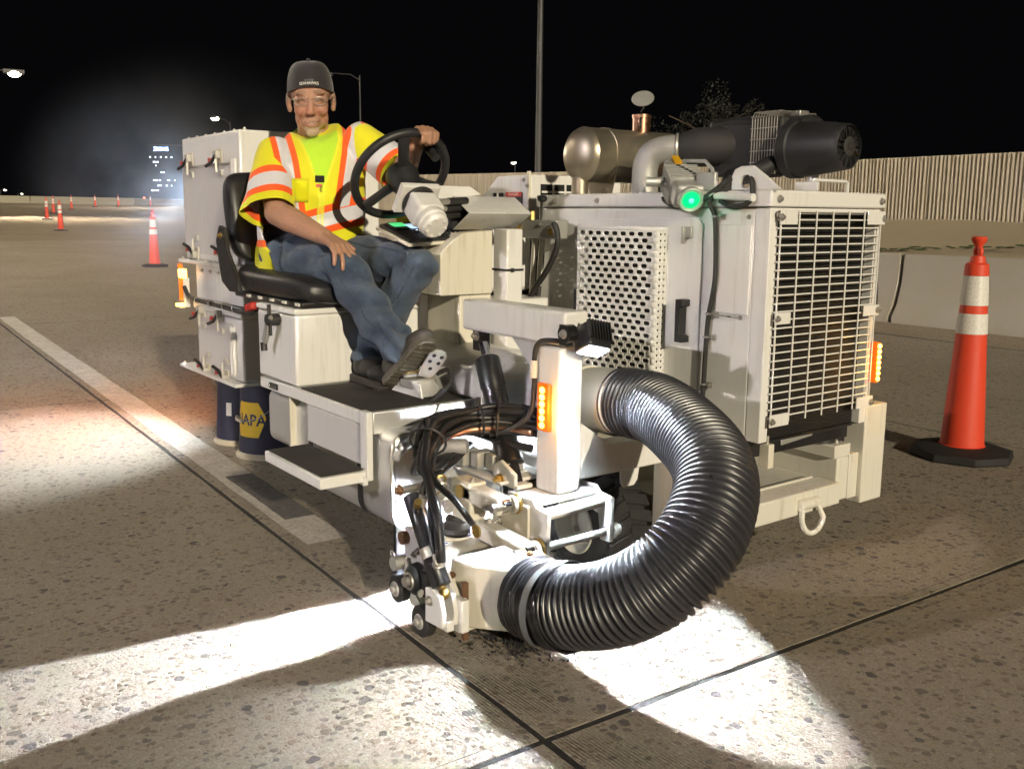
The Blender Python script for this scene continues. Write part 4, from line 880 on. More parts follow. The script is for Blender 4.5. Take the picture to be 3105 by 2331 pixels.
# ---- buckets under the hopper (upside-down pails)
def bucket(cx_, cy_, logo, label):
    b = empty('bucket', (cx_, cy_, .006)); tag(b, label, 'bucket')
    g = G(); H = .385
    def R_(z): return .146-.020*z/H
    g.lathe((0, 0, 0), (0, 0, 1), [(.02, .135), (.02, R_(.02)), (.10, R_(.1)), (.2, R_(.2)), (.3, R_(.3)), (.375, R_(.375)), (H, .11), (H, .02)], 40, False, True); g.build('body', 'bucket_blue', b)
    g = G(); g.lathe((0, 0, 0), (0, 0, 1), [(0, .148), (0, .160), (.012, .160), (.02, .152), (.026, .151), (.026, .146)], 40, False, False); g.build('rim', 'bucket_rim', b)
    if logo:
        # yellow six-sided sign with dark lettering, wrapped round the wall
        def on_wall(u, z, dr): 
            a = logo+u/.14; r = R_(z)+dr; return (r*math.cos(a), r*math.sin(a), z)
        g = G(); hexa = [(-.075, .27), (.045, .27), (.085, .20), (.045, .105), (-.075, .105), (-.10, .19)]; rowz = np.linspace(.105, .27, 12)
        def xr(z):
            xs = []
            for i in range(6):
                (x0, z0), (x1, z1) = hexa[i], hexa[(i+1) % 6]
                if z0 != z1 and min(z0, z1)-1e-9 <= z <= max(z0, z1)+1e-9: xs.append(x0+(x1-x0)*(z-z0)/(z1-z0))
            return min(xs), max(xs)
        for i, z in enumerate(rowz):
            a, c_ = xr(z); g.v += [on_wall(a+(c_-a)*k/8, z, .0012) for k in range(9)]
            if i: g.f += [((i-1)*9+k, (i-1)*9+k+1, i*9+k+1, i*9+k) for k in range(8)]
        g.build('logo_sign', 'logo_yellow', b, fix=False)
        v, f = text_mesh('NAPA', .075, 0, True); G().add([on_wall(p.x*.95-.01, .185+p.y, .0022) for p in v], f).build('logo_lettering', 'logo_blue', b, fix=False)
        g = G(); g.tube([on_wall(-.125, .185, .012), on_wall(-.09, .18, .016), on_wall(-.03, .176, .014)], .008, 8); g.build('handle_grip', 'bucket_rim', b)
        g = G(); g.tube([on_wall(-.03, .176, .012), on_wall(.05, .20, .006), on_wall(.14, .26, .006)], .0016, 6); g.build('wire_handle', 'steel', b)
    else:
        a0 = rad(-62)
        g = G()
        for i in range(5):
            a = a0+(.10)*i/4*2.2; r = .1395; g.v += [(r*math.cos(a), r*math.sin(a), .15), ((r-.003)*math.cos(a), (r-.003)*math.sin(a), .215)]
        g.f += [(2*i, 2*i+2, 2*i+3, 2*i+1) for i in range(4)]; g.build('paper_label', 'paper', b, fix=False)
        g = G(); a = rad(200); g.tube([(.15*math.cos(a), .15*math.sin(a), .22), (.165*math.cos(rad(225)), .165*math.sin(rad(225)), .29), (.15*math.cos(rad(260)), .15*math.sin(rad(260)), .36)], .002, 6); g.build('wire_handle', 'steel', b)
    return b
bucket(-4.57, 1.765, None, 'dark blue plastic pail with a small paper label, standing under the hopper corner')
bucket(-4.24, 1.755, rad(-62), 'dark blue plastic pail with yellow hexagon sign, wedged beside the aluminium tank')

# ---- steering column, wheel and guard
sc_ = part('steering_column', M)
WC = Vector((-2.93, 1.725, 1.285)); WA = Vector((.80, -.02, -.60)).normalized()
G().torus(WC, WA, .172, .0155, 64, 14).build('wheel_rim', 'black_plastic', sc_)
wu = Vector((0, 1, 0)); wu = (wu-WA*wu.dot(WA)).normalized(); wv = WA.cross(wu)
G().lathe(WC-WA*.01, WA, [(0, .03), (.004, .055), (.03, .06), (.05, .055), (.09, .045), (.13, .04)], 28).build('wheel_hub', 'black_plastic', sc_)
for a in (90, 210, 330):
    e = wu*math.cos(rad(a+18))+wv*math.sin(rad(a+18)); s_ = WA.cross(e)
    G().rings([[WC+WA*.02+e*t+s_*(w*math.cos(q))+WA*(.009*math.sin(q)) for q in np.linspace(0, 2*PI, 11)[:-1]] for t, w in ((.03, .026), (.09, .02), (.165, .022))]).build('wheel_spoke', 'black_plastic', sc_, smooth=60)
G().cyl(WC+WA*.035+wu*.09+wv*.10, WC-WA*.05+wu*.09+wv*.10, .016, .02, n=14).build('spinner_knob', 'black_plastic', sc_)
pA = WC+WA*.125
G().obox(pA+WA*.01, WA*.012, wu*.075, wv*.055).build('mount_plate', WP, sc_, bevel=.004)
G().torus(pA+WA*.028, WA, .052, .008, 28, 8).build('gasket', 'rubber', sc_)
G().obox(pA+WA*.075, WA*.045, wu*.05, wv*.045).build('steering_unit', WP, sc_, bevel=.012)
G().lathe(pA+WA*.115, WA, [(0, .045), (.01, .052), (.03, .052), (.034, .048), (.05, .048), (.06, .04), (.062, .01)], 32).build('unit_end', WP, sc_)
for k in range(7):
    a = 2*PI*k/7; bolt(pA+WA*.172+(wu*math.cos(a)+wv*math.sin(a))*.034, WA, sc_, .006, 'white_paint')
for k in range(3):
    p0 = pA+WA*.07+wu*.055-wv*(.03-.03*k); q0 = p0+Vector((-.035, .085, .004))
    G().cyl(p0, p0+(q0-p0)*.55, .011, n=10).build('port_fitting', 'zinc', sc_); G().cyl(p0+(q0-p0)*.5, p0+(q0-p0)*1.75, .013, n=10).build('port_hose', 'rubber', sc_)
G().prism([(-2.86, 1.215), (-2.755, 1.155), (-2.86, 1.096), (-2.868, 1.096), (-2.768, 1.155), (-2.868, 1.215)], 'y', 1.90, 2.175).build('bent_guard', WP, sc_, bevel=.002)
G().box(-2.98, -2.872, 1.90, 2.17, 1.098, 1.214).build('guard_shade_block', 'black_plastic', sc_, bevel=.004)  # solid black block stands in for the shaded inside of the guard
g = G(); g.prism([(1.72, 1.235), (1.78, 1.25), (1.98, 1.25), (2.03, 1.222), (1.9, 1.20), (1.74, 1.21)], 'x', -2.90, -2.87); g.build('support_arm', WP, sc_, bevel=.003)
G().box(-2.84, -2.755, 2.062, 2.135, .42, 1.10).build('column_post', WP, sc_, bevel=.006)
G().box(-2.8425, -2.7525, 2.0595, 2.1375, .948, .956).build('zip_tie', 'black_plastic', sc_); G().box(-2.752, -2.746, 2.078, 2.09, .945, .959).build('tie_lock', 'black_plastic', sc_)
g = G()
# ---- console with screens
co = G().prism([(1.806, .866), (1.806, 1.014), (1.84, 1.046), (1.90, 1.085), (2.03, 1.095), (2.03, .866)], 'x', -3.06, -2.80).build('console', 'cream_paint', M, bevel=.004)
pdx = Vector((.21, 0, -.05)).normalized(); pdy = Vector((0, 1, .05)).normalized(); cn = pdx.cross(pdy).normalized(); cc_ = Vector((-2.955, 1.835, 1.088))
G().obox(cc_-cn*.012, pdx*.118, pdy*.135, cn*.006).build('panel_tray', 'cream_paint', co, bevel=.003)
G().obox(cc_, pdx*.11, pdy*.125, cn*.006).build('control_panel', 'black_plastic', co, bevel=.003)
def cp(a, b, h): return cc_+pdx*a+pdy*b+cn*h
for (a, b, w, l, mat) in ((-.055, -.075, .030, .026, 'screen_green'), (-.025, -.022, .036, .030, 'screen_blue'), (-.025, .085, .026, .028, 'screen_blue')):
    G().obox(cp(a, b, .009), pdx*(w*1.5), pdy*(l*1.25), cn*.004).build('display_bezel', 'black_plastic', co, bevel=.002)
    G().obox(cp(a-.006, b, .0135), pdx*w*.8, pdy*l, cn*.001).build('display_screen', mat, co)
for k in range(8): G().cyl(cp(.022+.010*(k % 2), -.045+.008*k, .012), cp(.022+.010*(k % 2), -.045+.008*k, .0155), .003, n=8).build('button', 'button_light', co)
for k in range(12): G().cyl(cp(.03+.028*(k % 3), .035+.018*(k//3), .005), cp(.03+.028*(k % 3), .035+.018*(k//3), .017), .0045, n=8).build('toggle_switch', 'black_plastic', co)
g = G(); g.obox((-3.06, 1.815, 1.140), (.012, .028, 0), (-.012, .008, 0), (0, 0, .030)); g.build('emergency_box', 'yellow_plastic', co, bevel=.006)
G().box(-3.04, -2.82, 1.90, 2.04, .42, .88).build('console_leg', 'cream_paint', co, bevel=.006)
G().box(-3.30, -3.10, 1.93, 2.45, .84, 1.16).build('rear_cover', WP, M, bevel=.02)
G().box(-2.99, -2.80, 1.95, 2.3, .80, .84).build('cross_tray', WP, M, bevel=.01)
# ---- vacuum duct with reducer
g = G(); g.lathe((-3.32, 1.95, .50), (1, 0, 0), [(0, .19), (.01, .193), (.85, .193), (.93, .192)], 48); du = g.build('vacuum_duct', WP, M)
g = G(); g.lathe((-2.39, 1.95, .50), Vector((.2, -.005, .085)), [(0, .192), (.05, .19), (.16, .125), (.20, .104), (.215, .1)], 40); g.build('reducer', WP, du)
hs = [(-2.26, 1.952, .560), (-2.16, 1.95, .585), (-2.0, 1.945, .603)]
G().tube(spline(hs, 4), .1, 40).build('spigot', WP, du, smooth=60)
g = G(); g.torus((-2.165, 1.95, .585), (1, -.02, .15), .1005, .006, 48, 8); g.build('spigot_ring', 'cream_paint', du)
# ---- corrugated suction hose
hpts = spline([(-2.02, 1.946, .602), (-1.95, 1.942, .606), (-1.86, 1.932, .606), (-1.713, 1.88, .586), (-1.55, 1.80, .55), (-1.455, 1.72, .497), (-1.41, 1.62, .416), (-1.435, 1.54, .335), (-1.52, 1.49, .262), (-1.63, 1.462, .212), (-1.72, 1.458, .185), (-1.775, 1.46, .175)], 40)
cum = [0.]
for i in range(1, len(hpts)): cum.append(cum[-1]+(hpts[i]-hpts[i-1]).length)
Lh = cum[-1]; ribs = 74; per = 8; tot = ribs*per
def at_len(s_):
    i = int(np.searchsorted(cum, s_)); i = min(max(i, 1), len(hpts)-1); f_ = (s_-cum[i-1])/max(1e-9, cum[i]-cum[i-1]); return hpts[i-1].lerp(hpts[i], f_)
hp2 = [at_len(Lh*i/tot) for i in range(tot+1)]; prof8 = [0, .25, .7, 1., 1., .7, .25, 0]
hr2 = [(.0900+.0135*prof8[i % per]) for i in range(tot+1)]
hose = G().tube(hp2, hr2, 56).build('suction_hose', 'hose_black', M, smooth=70)
# crinkled black tape and a grey tape band at the head end
te = [hpts[-1]+Vector((-.055, .004, -.006)), hpts[-1]+Vector((-.025, .002, -.003)), hpts[-1], at_len(Lh-.03), at_len(Lh-.065), at_len(Lh-.105)]
tg = spline(te, 5); g = G(); g.tube(tg, [.1035+.004*math.sin(i*1.9)*(i % 3 == 0)+.006 for i in range(len(tg))], 48, False); tp = g.build('black_tape', 'black_paint', hose, smooth=25)
dm = tp.modifiers.new('crinkle', 'DISPLACE'); tx = bpy.data.textures.new('crinkle', 'CLOUDS'); tx.noise_scale = .03; dm.texture = tx; dm.strength = .008; dm.mid_level = .5
tb = [at_len(Lh-.040)+Vector((0, 0, 0)), at_len(Lh-.052), at_len(Lh-.064)]
g = G(); nn = 26
for i in range(nn):
    a = .05+2.5*i/(nn-1); c0 = at_len(Lh-.075+.055*(i/nn)); c1 = at_len(Lh-.102+.055*(i/nn)); dd = (c1-c0).normalized(); uu = (Vector((0, 0, 1))-dd*dd.z).normalized(); ww = dd.cross(uu); e = uu*math.cos(a)+ww*math.sin(a)
    g.v += [tuple(c0+e*.1150), tuple(c1+e*.1150)]
g.f += [(2*i, 2*i+1, 2*i+3, 2*i+2) for i in range(nn-1)]; g.build('grey_tape', 'tape_grey', hose, fix=False)

# ---- tool bracket: post, upper arm, gusset, yoke
tb_ = part('tool_bracket', M)
G().box(-2.122, -2.02, 1.70, 1.79, .3505, .782).build('post', WP, tb_, bevel=.010, seg=3)
G().box(-2.505, -2.0, 1.698, 1.79, .787, .884).build('upper_arm', WP, tb_, bevel=.010, seg=3)
G().prism([(-2.30, .786), (-2.124, .786), (-2.124, .64)], 'y', 1.738, 1.748).build('gusset', WP, tb_, bevel=.002)
G().prism([(1.792, .375), (1.792, .56), (1.93, .468), (2.30, .462), (2.30, .375)], 'x', -2.12, -2.045).build('cross_arm', WP, tb_, bevel=.005)
G().prism([(-2.15, .29), (-2.138, .353), (-2.024, .356), (-2.006, .336), (-1.953, .332), (-1.959, .204), (-2.0, .195), (-2.03, .235), (-2.08, .262)], 'y', 1.612, 1.626).build('yoke_plate', WP, tb_, bevel=.003)
G().prism([(-2.13, .30), (-2.10, .36), (-2.02, .362), (-2.0, .345), (-1.945, .339), (-1.947, .204), (-1.988, .202), (-2.0, .28), (-2.06, .29)], 'y', 1.842, 1.857).build('yoke_plate', WP, tb_, bevel=.003)
G().box(-2.13, -2.012, 1.6265, 1.8415, .334, .350).build('yoke_top', WP, tb_, bevel=.003)
G().cyl((-1.985, 1.6265, .318), (-1.985, 1.8415, .322), .018, n=20).build('cross_tube', WP, tb_)
G().cyl((-1.978, 1.60, .226), (-1.968, 1.88, .232), .0115, n=18).build('pivot_rod', 'cast_aluminium', tb_); G().lathe((-1.968, 1.86, .232), (0, 1, 0), [(0, .026), (.012, .026), (.016, .02), (.03, .019), (.04, .012)], 16).build('rod_nut', 'zinc', tb_)
plate_g = G(); plate_g.prism([(1.985, .395), (2.07, .395), (2.06, .335), (2.045, .318), (2.00, .318), (1.99, .335)], 'x', -2.066, -2.056); plate_g.build('lug_plate', WP, tb_, bevel=.003)
# parallel link arms, pins and hinge block
for (x0, z0, x1, z1) in ((-2.105, .402, -1.93, .395), (-2.03, .305, -1.845, .297)):
    pass
for (xa, za, xb, zb, y0, y1) in ((-2.265, .336, -2.098, .330, 1.53, 1.585), (-2.178, .236, -1.99, .226, 1.53, 1.585)):
    a = G(); d = Vector((xb-xa, 0, zb-za)).normalized(); n_ = Vector((-d.z, 0, d.x)); c = Vector(((xa+xb)/2, (y0+y1)/2, (za+zb)/2)); a.obox(c, d*((xb-xa)/2+.02), Vector((0, (y1-y0)/2, 0)), n_*.026)
    ao = a.build('link_arm', 'white_paint_worn', tb_, bevel=.010, seg=3)
    G().cyl((xa, y0-.006, za), (xa, y0+.002, za), .02, n=20).build('pin_end', 'brass', tb_); bolt((xa+.025, (y0+y1)/2, za+.028), (0, 0, 1), tb_, .009, 'bolt_steel')
    px_ = Vector((xb+.012, y0+.015, zb)); G().cyl(px_+Vector((0, -.03, 0)), px_+Vector((0, .10, 0)), .0125, n=16).build('pin', 'steel', tb_); G().cyl(px_, px_+Vector((0, .03, 0)), .022, n=20).build('collar', 'chrome', tb_, bevel=.003)
    G().cyl(px_+Vector((0, .05, 0)), px_+Vector((0, .06, 0)), .03, n=24).build('washer', 'brass', tb_); G().cyl(px_+Vector((0, .034, 0)), px_+Vector((0, .05, 0)), .027, n=24).build('collar', 'zinc', tb_, bevel=.002)
hb = G().box(-2.315, -2.215, 1.53, 1.59, .245, .368).build('hinge_block', 'cream_paint', tb_, bevel=.005)
G().box(-2.33, -2.12, 1.632, 1.69, .355, .368).build('hinge_plate', WP, tb_, bevel=.003)
g = G(); g.lathe((-2.29, 1.535, .19), (0, 0, 1), [(0, .045), (.006, .045), (.008, .036), (.016, .046), (.03, .047), (.04, .040), (.046, .034), (.054, .036), (.06, .032)], 28); g.build('air_spring', 'rubber', tb_)
G().box(-2.345, -2.235, 1.49, 1.58, .181, .1895).build('spring_seat', 'cream_paint', tb_, bevel=.002)
G().torus((-2.29, 1.535, .193), (0, 0, 1), .045, .004, 28, 6).build('spring_ring', 'cream_paint', tb_)
for p in ((-2.15, 1.60, .31), (-2.16, 1.60, .26)): bolt(p, (0, -1, 0), tb_, .011, 'bolt_steel')
G().box(-2.20, -2.03, 1.602, 1.611, .19, .335).build('back_plate', 'cream_paint', tb_, bevel=.003)
# work light on the post
wl = part('work_light', tb_); bpy.data.objects.remove(wl)
wl = part('front_work_light', M)
lc = Vector((-1.955, 1.762, .812)); la = Vector((.45, -.24, -.86)).normalized()
lu, lv_, _ = frame_of(la)
G().rings([[lc+la*t+(Vector((1, 0, .45)).normalized().cross(la).normalized()*x*w+la.cross(Vector((1, 0, .45)).normalized().cross(la).normalized())*y*w*.8) for x, y in ((1, .55), (.8, 1), (-.8, 1), (-1, .55), (-1, -.55), (-.8, -1), (.8, -1), (1, -.55))] for t, w in ((-.042, .025), (-.035, .036), (.0, .043), (.030, .046), (.038, .044))]).build('housing', 'black_plastic', wl, bevel=.004)
ls_ = Vector((1, 0, .45)).normalized().cross(la).normalized(); lt_ = la.cross(ls_)
for k in range(8): G().obox(lc-la*.01+ls_*(.010*k-.035)+lt_*.036, la*.028, ls_*.0022, lt_*.007).build('cooling_fin', 'black_plastic', wl)
G().obox(lc+la*.039, la*.002, ls_*.035, lt_*.027).build('lens', 'lamp_white', wl)
G().box(-2.02, -1.985, 1.695, 1.72, .79, .85).build('lamp_bracket', 'black_paint', wl, bevel=.003); G().cyl((-1.99, 1.688, .825), (-1.99, 1.72, .825), .026, n=20).build('pivot_disc', 'black_paint', wl); bolt((-1.99, 1.688, .825), (0, -1, 0), wl, .010, 'steel')
spot('lamp_beam', lc+la*.06, lc+la*1.0, 260, 112, 1.0, .020, (.80, .89, 1), wl)
G().tube(spline([(-2.0, 1.71, .80), (-2.06, 1.685, .80), (-2.10, 1.685, .785), (-2.118, 1.688, .74), (-2.12, 1.69, .66), (-2.13, 1.685, .58), (-2.18, 1.66, .53), (-2.24, 1.62, .50)], 6), .0075, 8).build('lamp_cable', 'rubber', wl)
G().cyl((-2.119, 1.687, .735), (-2.12, 1.687, .685), .011, n=10).build('cable_connector', 'cream_paint', wl)
am = G().box(-2.098, -2.046, 1.682, 1.698, .535, .675).build('post_marker_light', 'amber_lens', tb_, bevel=.005)
for k in range(6): G().sph((-2.072, 1.681, .553+k*.0205), (.011, .005, .0095), 10, 6).build('led', 'amber_led', tb_)
point('post_amber_glow', (-2.0, 1.66, .60), .9, .02, (1, .42, .05), tb_)
# ---- hydraulic cylinders
hy = part('lift_cylinder', M)
c0, c1 = Vector((-2.46, 1.742, .768)), Vector((-2.20, 1.672, .40)); cdir = (c1-c0).normalized()
G().obox(c0+Vector((0, 0, -.012)), Vector((.022, 0, 0)), Vector((0, .02, 0)), Vector((0, 0, .036))).build('rod_clevis', 'black_paint', hy, bevel=.004)
G().cyl(c0+cdir*.03, c0+cdir*.12, .0155, n=20).build('rod', 'chrome', hy); G().lathe(c0+cdir*.085, cdir, [(0, .034), (.005, .040), (.10, .040), (.105, .0375), (.33, .0375), (.335, .041), (.36, .041), (.365, .03)], 32).build('barrel', 'black_paint', hy)
G().cyl(c0+cdir*.075, c0+cdir*.088, .02, n=20).build('gland', 'steel', hy)
G().obox(c1+cdir*.03, cdir*.04, Vector((0, .018, 0)), cdir.cross(Vector((0, 1, 0)))*.02).build('base_clevis', 'black_paint', hy, bevel=.005)
G().cyl(c1+cdir*.03+Vector((0, -.05, 0)), c1+cdir*.03+Vector((0, .05, 0)), .014, n=16).build('base_pin', 'zinc', hy); bolt(c1+cdir*.03+Vector((0, -.05, 0)), (0, -1, 0), hy, .014, 'brass')
bolt(c0+Vector((0, -.02, .0)), (0, -1, 0), hy, .012)
G().prism([(-2.24, .36), (-2.24, .41), (-2.20, .43), (-2.13, .40), (-2.13, .36)], 'y', 1.63, 1.642).build('base_lug', WP, hy, bevel=.004)
sc2 = part('depth_cylinder', M)
d0, d1 = Vector((-2.158, 1.292, .405)), Vector((-1.988, 1.292, .165)); dd = (d1-d0).normalized()
G().lathe(d0+dd*.01, dd, [(0, .015), (.006, .0255), (.19, .0255), (.193, .027), (.215, .027), (.217, .0255), (.262, .0265), (.265, .018)], 28).build('barrel', 'black_paint', sc2)
G().lathe(d0+dd*.165, dd, [(0, .026), (.001, .028), (.028, .028), (.029, .026)], 28).build('band', 'zinc', sc2)
G().cyl(d0+dd*.265, d1, .009, n=14).build('rod', 'brass', sc2); G().sph(d1, .016, 14, 10).build('rod_eye', 'brass', sc2); G().cyl(d0+Vector((-.0, -.03, .005)), d0+Vector((0, .06, .005)), .011, n=14).build('top_pin', 'bolt_steel', sc2)
bolt(d0+Vector((0, -.03, .005)), (0, -1, 0), sc2, .012, 'rusty_steel'); G().cyl(d0+dd*.05+Vector((.025, -.012, .012)), d0+dd*.05+Vector((.045, -.02, .03)), .011, n=6).build('fitting', 'brass', sc2); G().cyl(d0+dd*.215+Vector((.02, -.012, .01)), d0+dd*.215+Vector((.05, -.02, .028)), .010, n=6).build('fitting', 'zinc', sc2)
# ---- cutting head
hd = part('cutting_head', M)
G().prism([(-2.246, .268), (-2.236, .275), (-2.10, .272), (-2.03, .20), (-1.985, .135), (-1.985, .075), (-2.05, .072), (-2.10, .066), (-2.20, .12), (-2.246, .165)], 'y', 1.325, 1.338).build('side_plate', 'panel_grey', hd, bevel=.002)
G().prism([(-2.244, .035), (-2.244, .19), (-2.20, .205), (-2.06, .20), (-1.985, .15), (-1.985, .04)], 'y', 1.3385, 1.66).build('drum_housing', 'cream_paint', hd, bevel=.006)
pl0 = [(-2.05, 1.352), (-1.985, 1.358), (-1.905, 1.43), (-1.835, 1.50), (-1.845, 1.60), (-2.05, 1.61)]; pl1 = [(-2.05, 1.352), (-1.985, 1.352), (-1.895, 1.42), (-1.825, 1.49), (-1.845, 1.58), (-2.05, 1.60)]
g = G(); g.rings([[(x, y, .052) for x, y in pl0], [(x, y, .205-.0*(x+2)) for x, y in pl1], [(x*.97-.06, y*.98+.03, .232) for x, y in pl1]]); g.build('outlet_box', 'cream_paint', hd, bevel=.006)
G().cyl((-1.90, 1.475, .155), (-1.825, 1.464, .168), .070, .090, n=32).build('outlet_spigot', 'cream_paint', hd)
for p in ((-2.0, 1.40, .196), (-1.97, 1.47, .222), (-1.94, 1.54, .235), (-2.03, 1.345, .19), (-2.0, 1.338, .12)): bolt(p, (.3, -.5, .8), hd, .008, 'rusty_steel')
def roller(x, z, y=1.30, r=.043):
    G().lathe((x, y-.016, z), (0, 1, 0), [(0, r-.008), (.004, r), (.028, r), (.032, r-.008)], 30).build('roller', 'rubber', hd)
    G().lathe((x, y-.022, z), (0, 1, 0), [(0, .012), (.002, .020), (.006, .022), (.007, .03)], 24).build('roller_hub', 'cast_aluminium', hd); G().cyl((x, y-.03, z), (x, y+.03, z), .009, n=12).build('axle', 'zinc', hd)
roller(-2.232, .098, 1.30, .040); roller(-2.103, .047, 1.30, .0445)
G().cyl((-2.245, 1.285, .168), (-2.245, 1.33, .168), .020, n=20).build('pivot_stub', 'cast_aluminium', hd); G().torus((-2.258, 1.292, .192), (0, 1, .2), .011, .002, 16, 6).build('cotter_ring', 'steel', hd)
G().cyl((-2.235, 1.305, .243), (-2.235, 1.336, .243), .019, n=20).build('bush', 'rusty_steel', hd, bevel=.003)
G().prism([(-2.252, .185), (-2.215, .19), (-2.165, .095), (-2.085, .035), (-2.105, .02), (-2.20, .07)], 'y', 1.312, 1.322).build('rocker_arm', 'cream_paint', hd, bevel=.003)
G().lathe((-2.155, 1.284, .147), (0, 1, 0), [(0, .014), (.003, .03), (.012, .042), (.035, .046), (.04, .04)], 30).build('bearing_housing', 'black_paint', hd); G().cyl((-2.155, 1.268, .147), (-2.155, 1.29, .147), .014, n=18).build('shaft_end', 'steel', hd); G().torus((-2.155, 1.283, .147), (0, 1, 0), .022, .004, 24, 8).build('bearing_ring', 'bolt_steel', hd)
G().box(-2.15, -2.085, 1.30, 1.3245, .11, .185).build('bearing_block', 'black_paint', hd, bevel=.006)
g = G(); cxv = Vector((-1.985, 1.292, .125))
for y in (1.268, 1.306): G().prism([(-2.045, .075), (-2.045, .17), (-2.015, .175), (-1.975, .165), (-1.96, .12), (-1.965, .08)], 'y', y, y+.014).build('clevis_cheek', WP, hd, bevel=.003)
G().box(-2.045, -1.96, 1.2825, 1.3055, .068, .098).build('clevis_base', WP, hd, bevel=.003); G().box(-1.99, -1.945, 1.3205, 1.345, .06, .15).build('clevis_mount', WP, hd, bevel=.004)
bolt((-2.02, 1.268, .14), (0, -1, 0), hd, .010, 'bolt_steel'); bolt((-2.055, 1.262, .150), (-1, -.3, 0), hd, .008, 'zinc')
G().box(-1.975, -1.962, 1.338, 1.352, .03, .19).build('skirt_strip', 'rusty_steel', hd)
for p in ((-2.17, 1.325, .22), (-2.13, 1.325, .245), (-2.05, 1.325, .205), (-2.03, 1.325, .15), (-2.19, 1.325, .205)): bolt(p, (0, -1, 0), hd, .009, 'bolt_steel')
# ---- bundle of hydraulic hoses
hb_ = part('hose_bundle', M)
base_path = [(-2.13, 1.73, .545), (-2.20, 1.69, .548), (-2.26, 1.62, .553), (-2.285, 1.54, .548), (-2.27, 1.46, .54), (-2.235, 1.40, .525), (-2.20, 1.365, .495), (-2.165, 1.34, .465)]
offs = [(0, .018), (.02, .0), (-.015, -.012), (.012, .03), (-.02, .02), (.028, -.018), (.0, -.03), (.015, -.042), (-.018, -.035), (.0, .005)]
tails = [[(-2.12, 1.325, .44), (-2.08, 1.31, .415), (-2.03, 1.295, .38), (-1.995, 1.283, .31), (-1.985, 1.28, .255)], [(-2.115, 1.33, .43), (-2.085, 1.315, .41), (-2.06, 1.30, .36), (-2.03, 1.285, .305), (-2.01, 1.283, .27)], [(-2.13, 1.33, .44), (-2.12, 1.31, .415), (-2.11, 1.295, .385)], [(-2.10, 1.34, .43), (-2.03, 1.35, .40), (-2.0, 1.37, .36), (-2.02, 1.40, .33), (-2.08, 1.42, .335)]]
for k, (oy, oz) in enumerate(offs):
    r_ = (.0135, .012, .011, .009, .012, .010, .012, .009, .010, .012)[k]
    pts = []
    for i, p in enumerate(base_path):
        w = 1.0 if i < 6 else .55
        pts.append(Vector(p)+Vector((oy*w*.7+.006*math.sin(i*1.3+k), oy*w*.7, oz*w+.006*math.sin(i*1.7+k*2))))
    if k < 4: pts += [Vector(p) for p in tails[k]]
    else: pts = pts[:6]+[Vector((-2.30-.02*(k % 3), 1.42+.02*(k % 4), .47-.01*k)), Vector((-2.36, 1.50+.015*k, .40+.005*k))]
    G().tube(spline(pts, 6), r_, 10).build('hydraulic_hose', 'cable_black' if k != 2 else 'rubber', hb_, smooth=60)
G().tube(spline([(-2.14, 1.70, .515), (-2.22, 1.65, .52), (-2.27, 1.57, .515), (-2.27, 1.50, .505), (-2.24, 1.44, .50)], 6), .008, 8).build('orange_sleeve', 'copper_pipe', hb_)
for t in (1.6, 2.3, 5.2): 
    i = int(t); p = Vector(base_path[i]).lerp(Vector(base_path[i+1]), t-i); d = Vector(base_path[i+1])-Vector(base_path[i]); G().torus(p+Vector((0, 0, -.006)), d, .052, .004, 28, 6).build('zip_tie', 'black_plastic', hb_); G().obox(p+Vector((0, 0, .05)), (.006, 0, 0), (0, .004, 0), (0, 0, .012)).build('tie_tail', 'black_plastic', hb_)
for pts in ([(-2.01, 1.283, .27), (-1.998, 1.281, .235)], [(-1.99, 1.281, .29), (-1.985, 1.28, .245)], [(-2.10, 1.30, .40), (-2.11, 1.295, .375)]): G().cyl(pts[0], pts[1], .013, n=10).build('hose_end', 'zinc', hb_)
# ---- fittings and braces in the bright bay behind the hoses
by_ = part('machinery_bay', M)
G().tube(spline([(-2.40, 1.47, .36), (-2.43, 1.49, .40), (-2.42, 1.51, .43), (-2.38, 1.55, .445), (-2.33, 1.60, .45)], 6), .024, 14).build('elbow_fitting', 'cast_aluminium', by_)
G().tube([(-2.36, 1.50, .41), (-2.28, 1.47, .34), (-2.22, 1.46, .30)], .016, 10).build('alloy_tube', 'aluminium', by_)
for k in range(6): G().torus(Vector((-2.35+.02*k, 1.497-.006*k, .402-.017*k)), (.08, -.03, -.07), .019, .004, 16, 6).build('tube_clamp', ('brass', 'zinc')[k % 2], by_)
G().box(-2.42, -2.14, 1.80, 1.82, .40, .50).build('bay_plate', WP, by_, bevel=.004); G().box(-2.40, -2.16, 1.60, 1.79, .365, .375).build('bay_floor', WP, by_, bevel=.003)
for k in range(4): G().obox((-2.36+.05*k, 1.62+.02*k, .41), (.02, 0, 0), (0, .03, 0), (0, 0, .025)).build('manifold_block', 'cast_aluminium', by_, bevel=.004)
G().cyl((-2.33, 1.70, .52), (-2.25, 1.66, .40), .012, n=12).build('brace_rod', 'zinc', by_); G().tube(spline([(-2.44, 1.58, .47), (-2.34, 1.62, .49), (-2.24, 1.66, .475), (-2.16, 1.72, .46)], 6), .012, 10).build('return_hose', 'cable_black', by_)
G().cyl((-2.20, 1.78, .50), (-2.10, 1.85, .46), .02, n=12).build('cable_duct', 'rubber', by_)
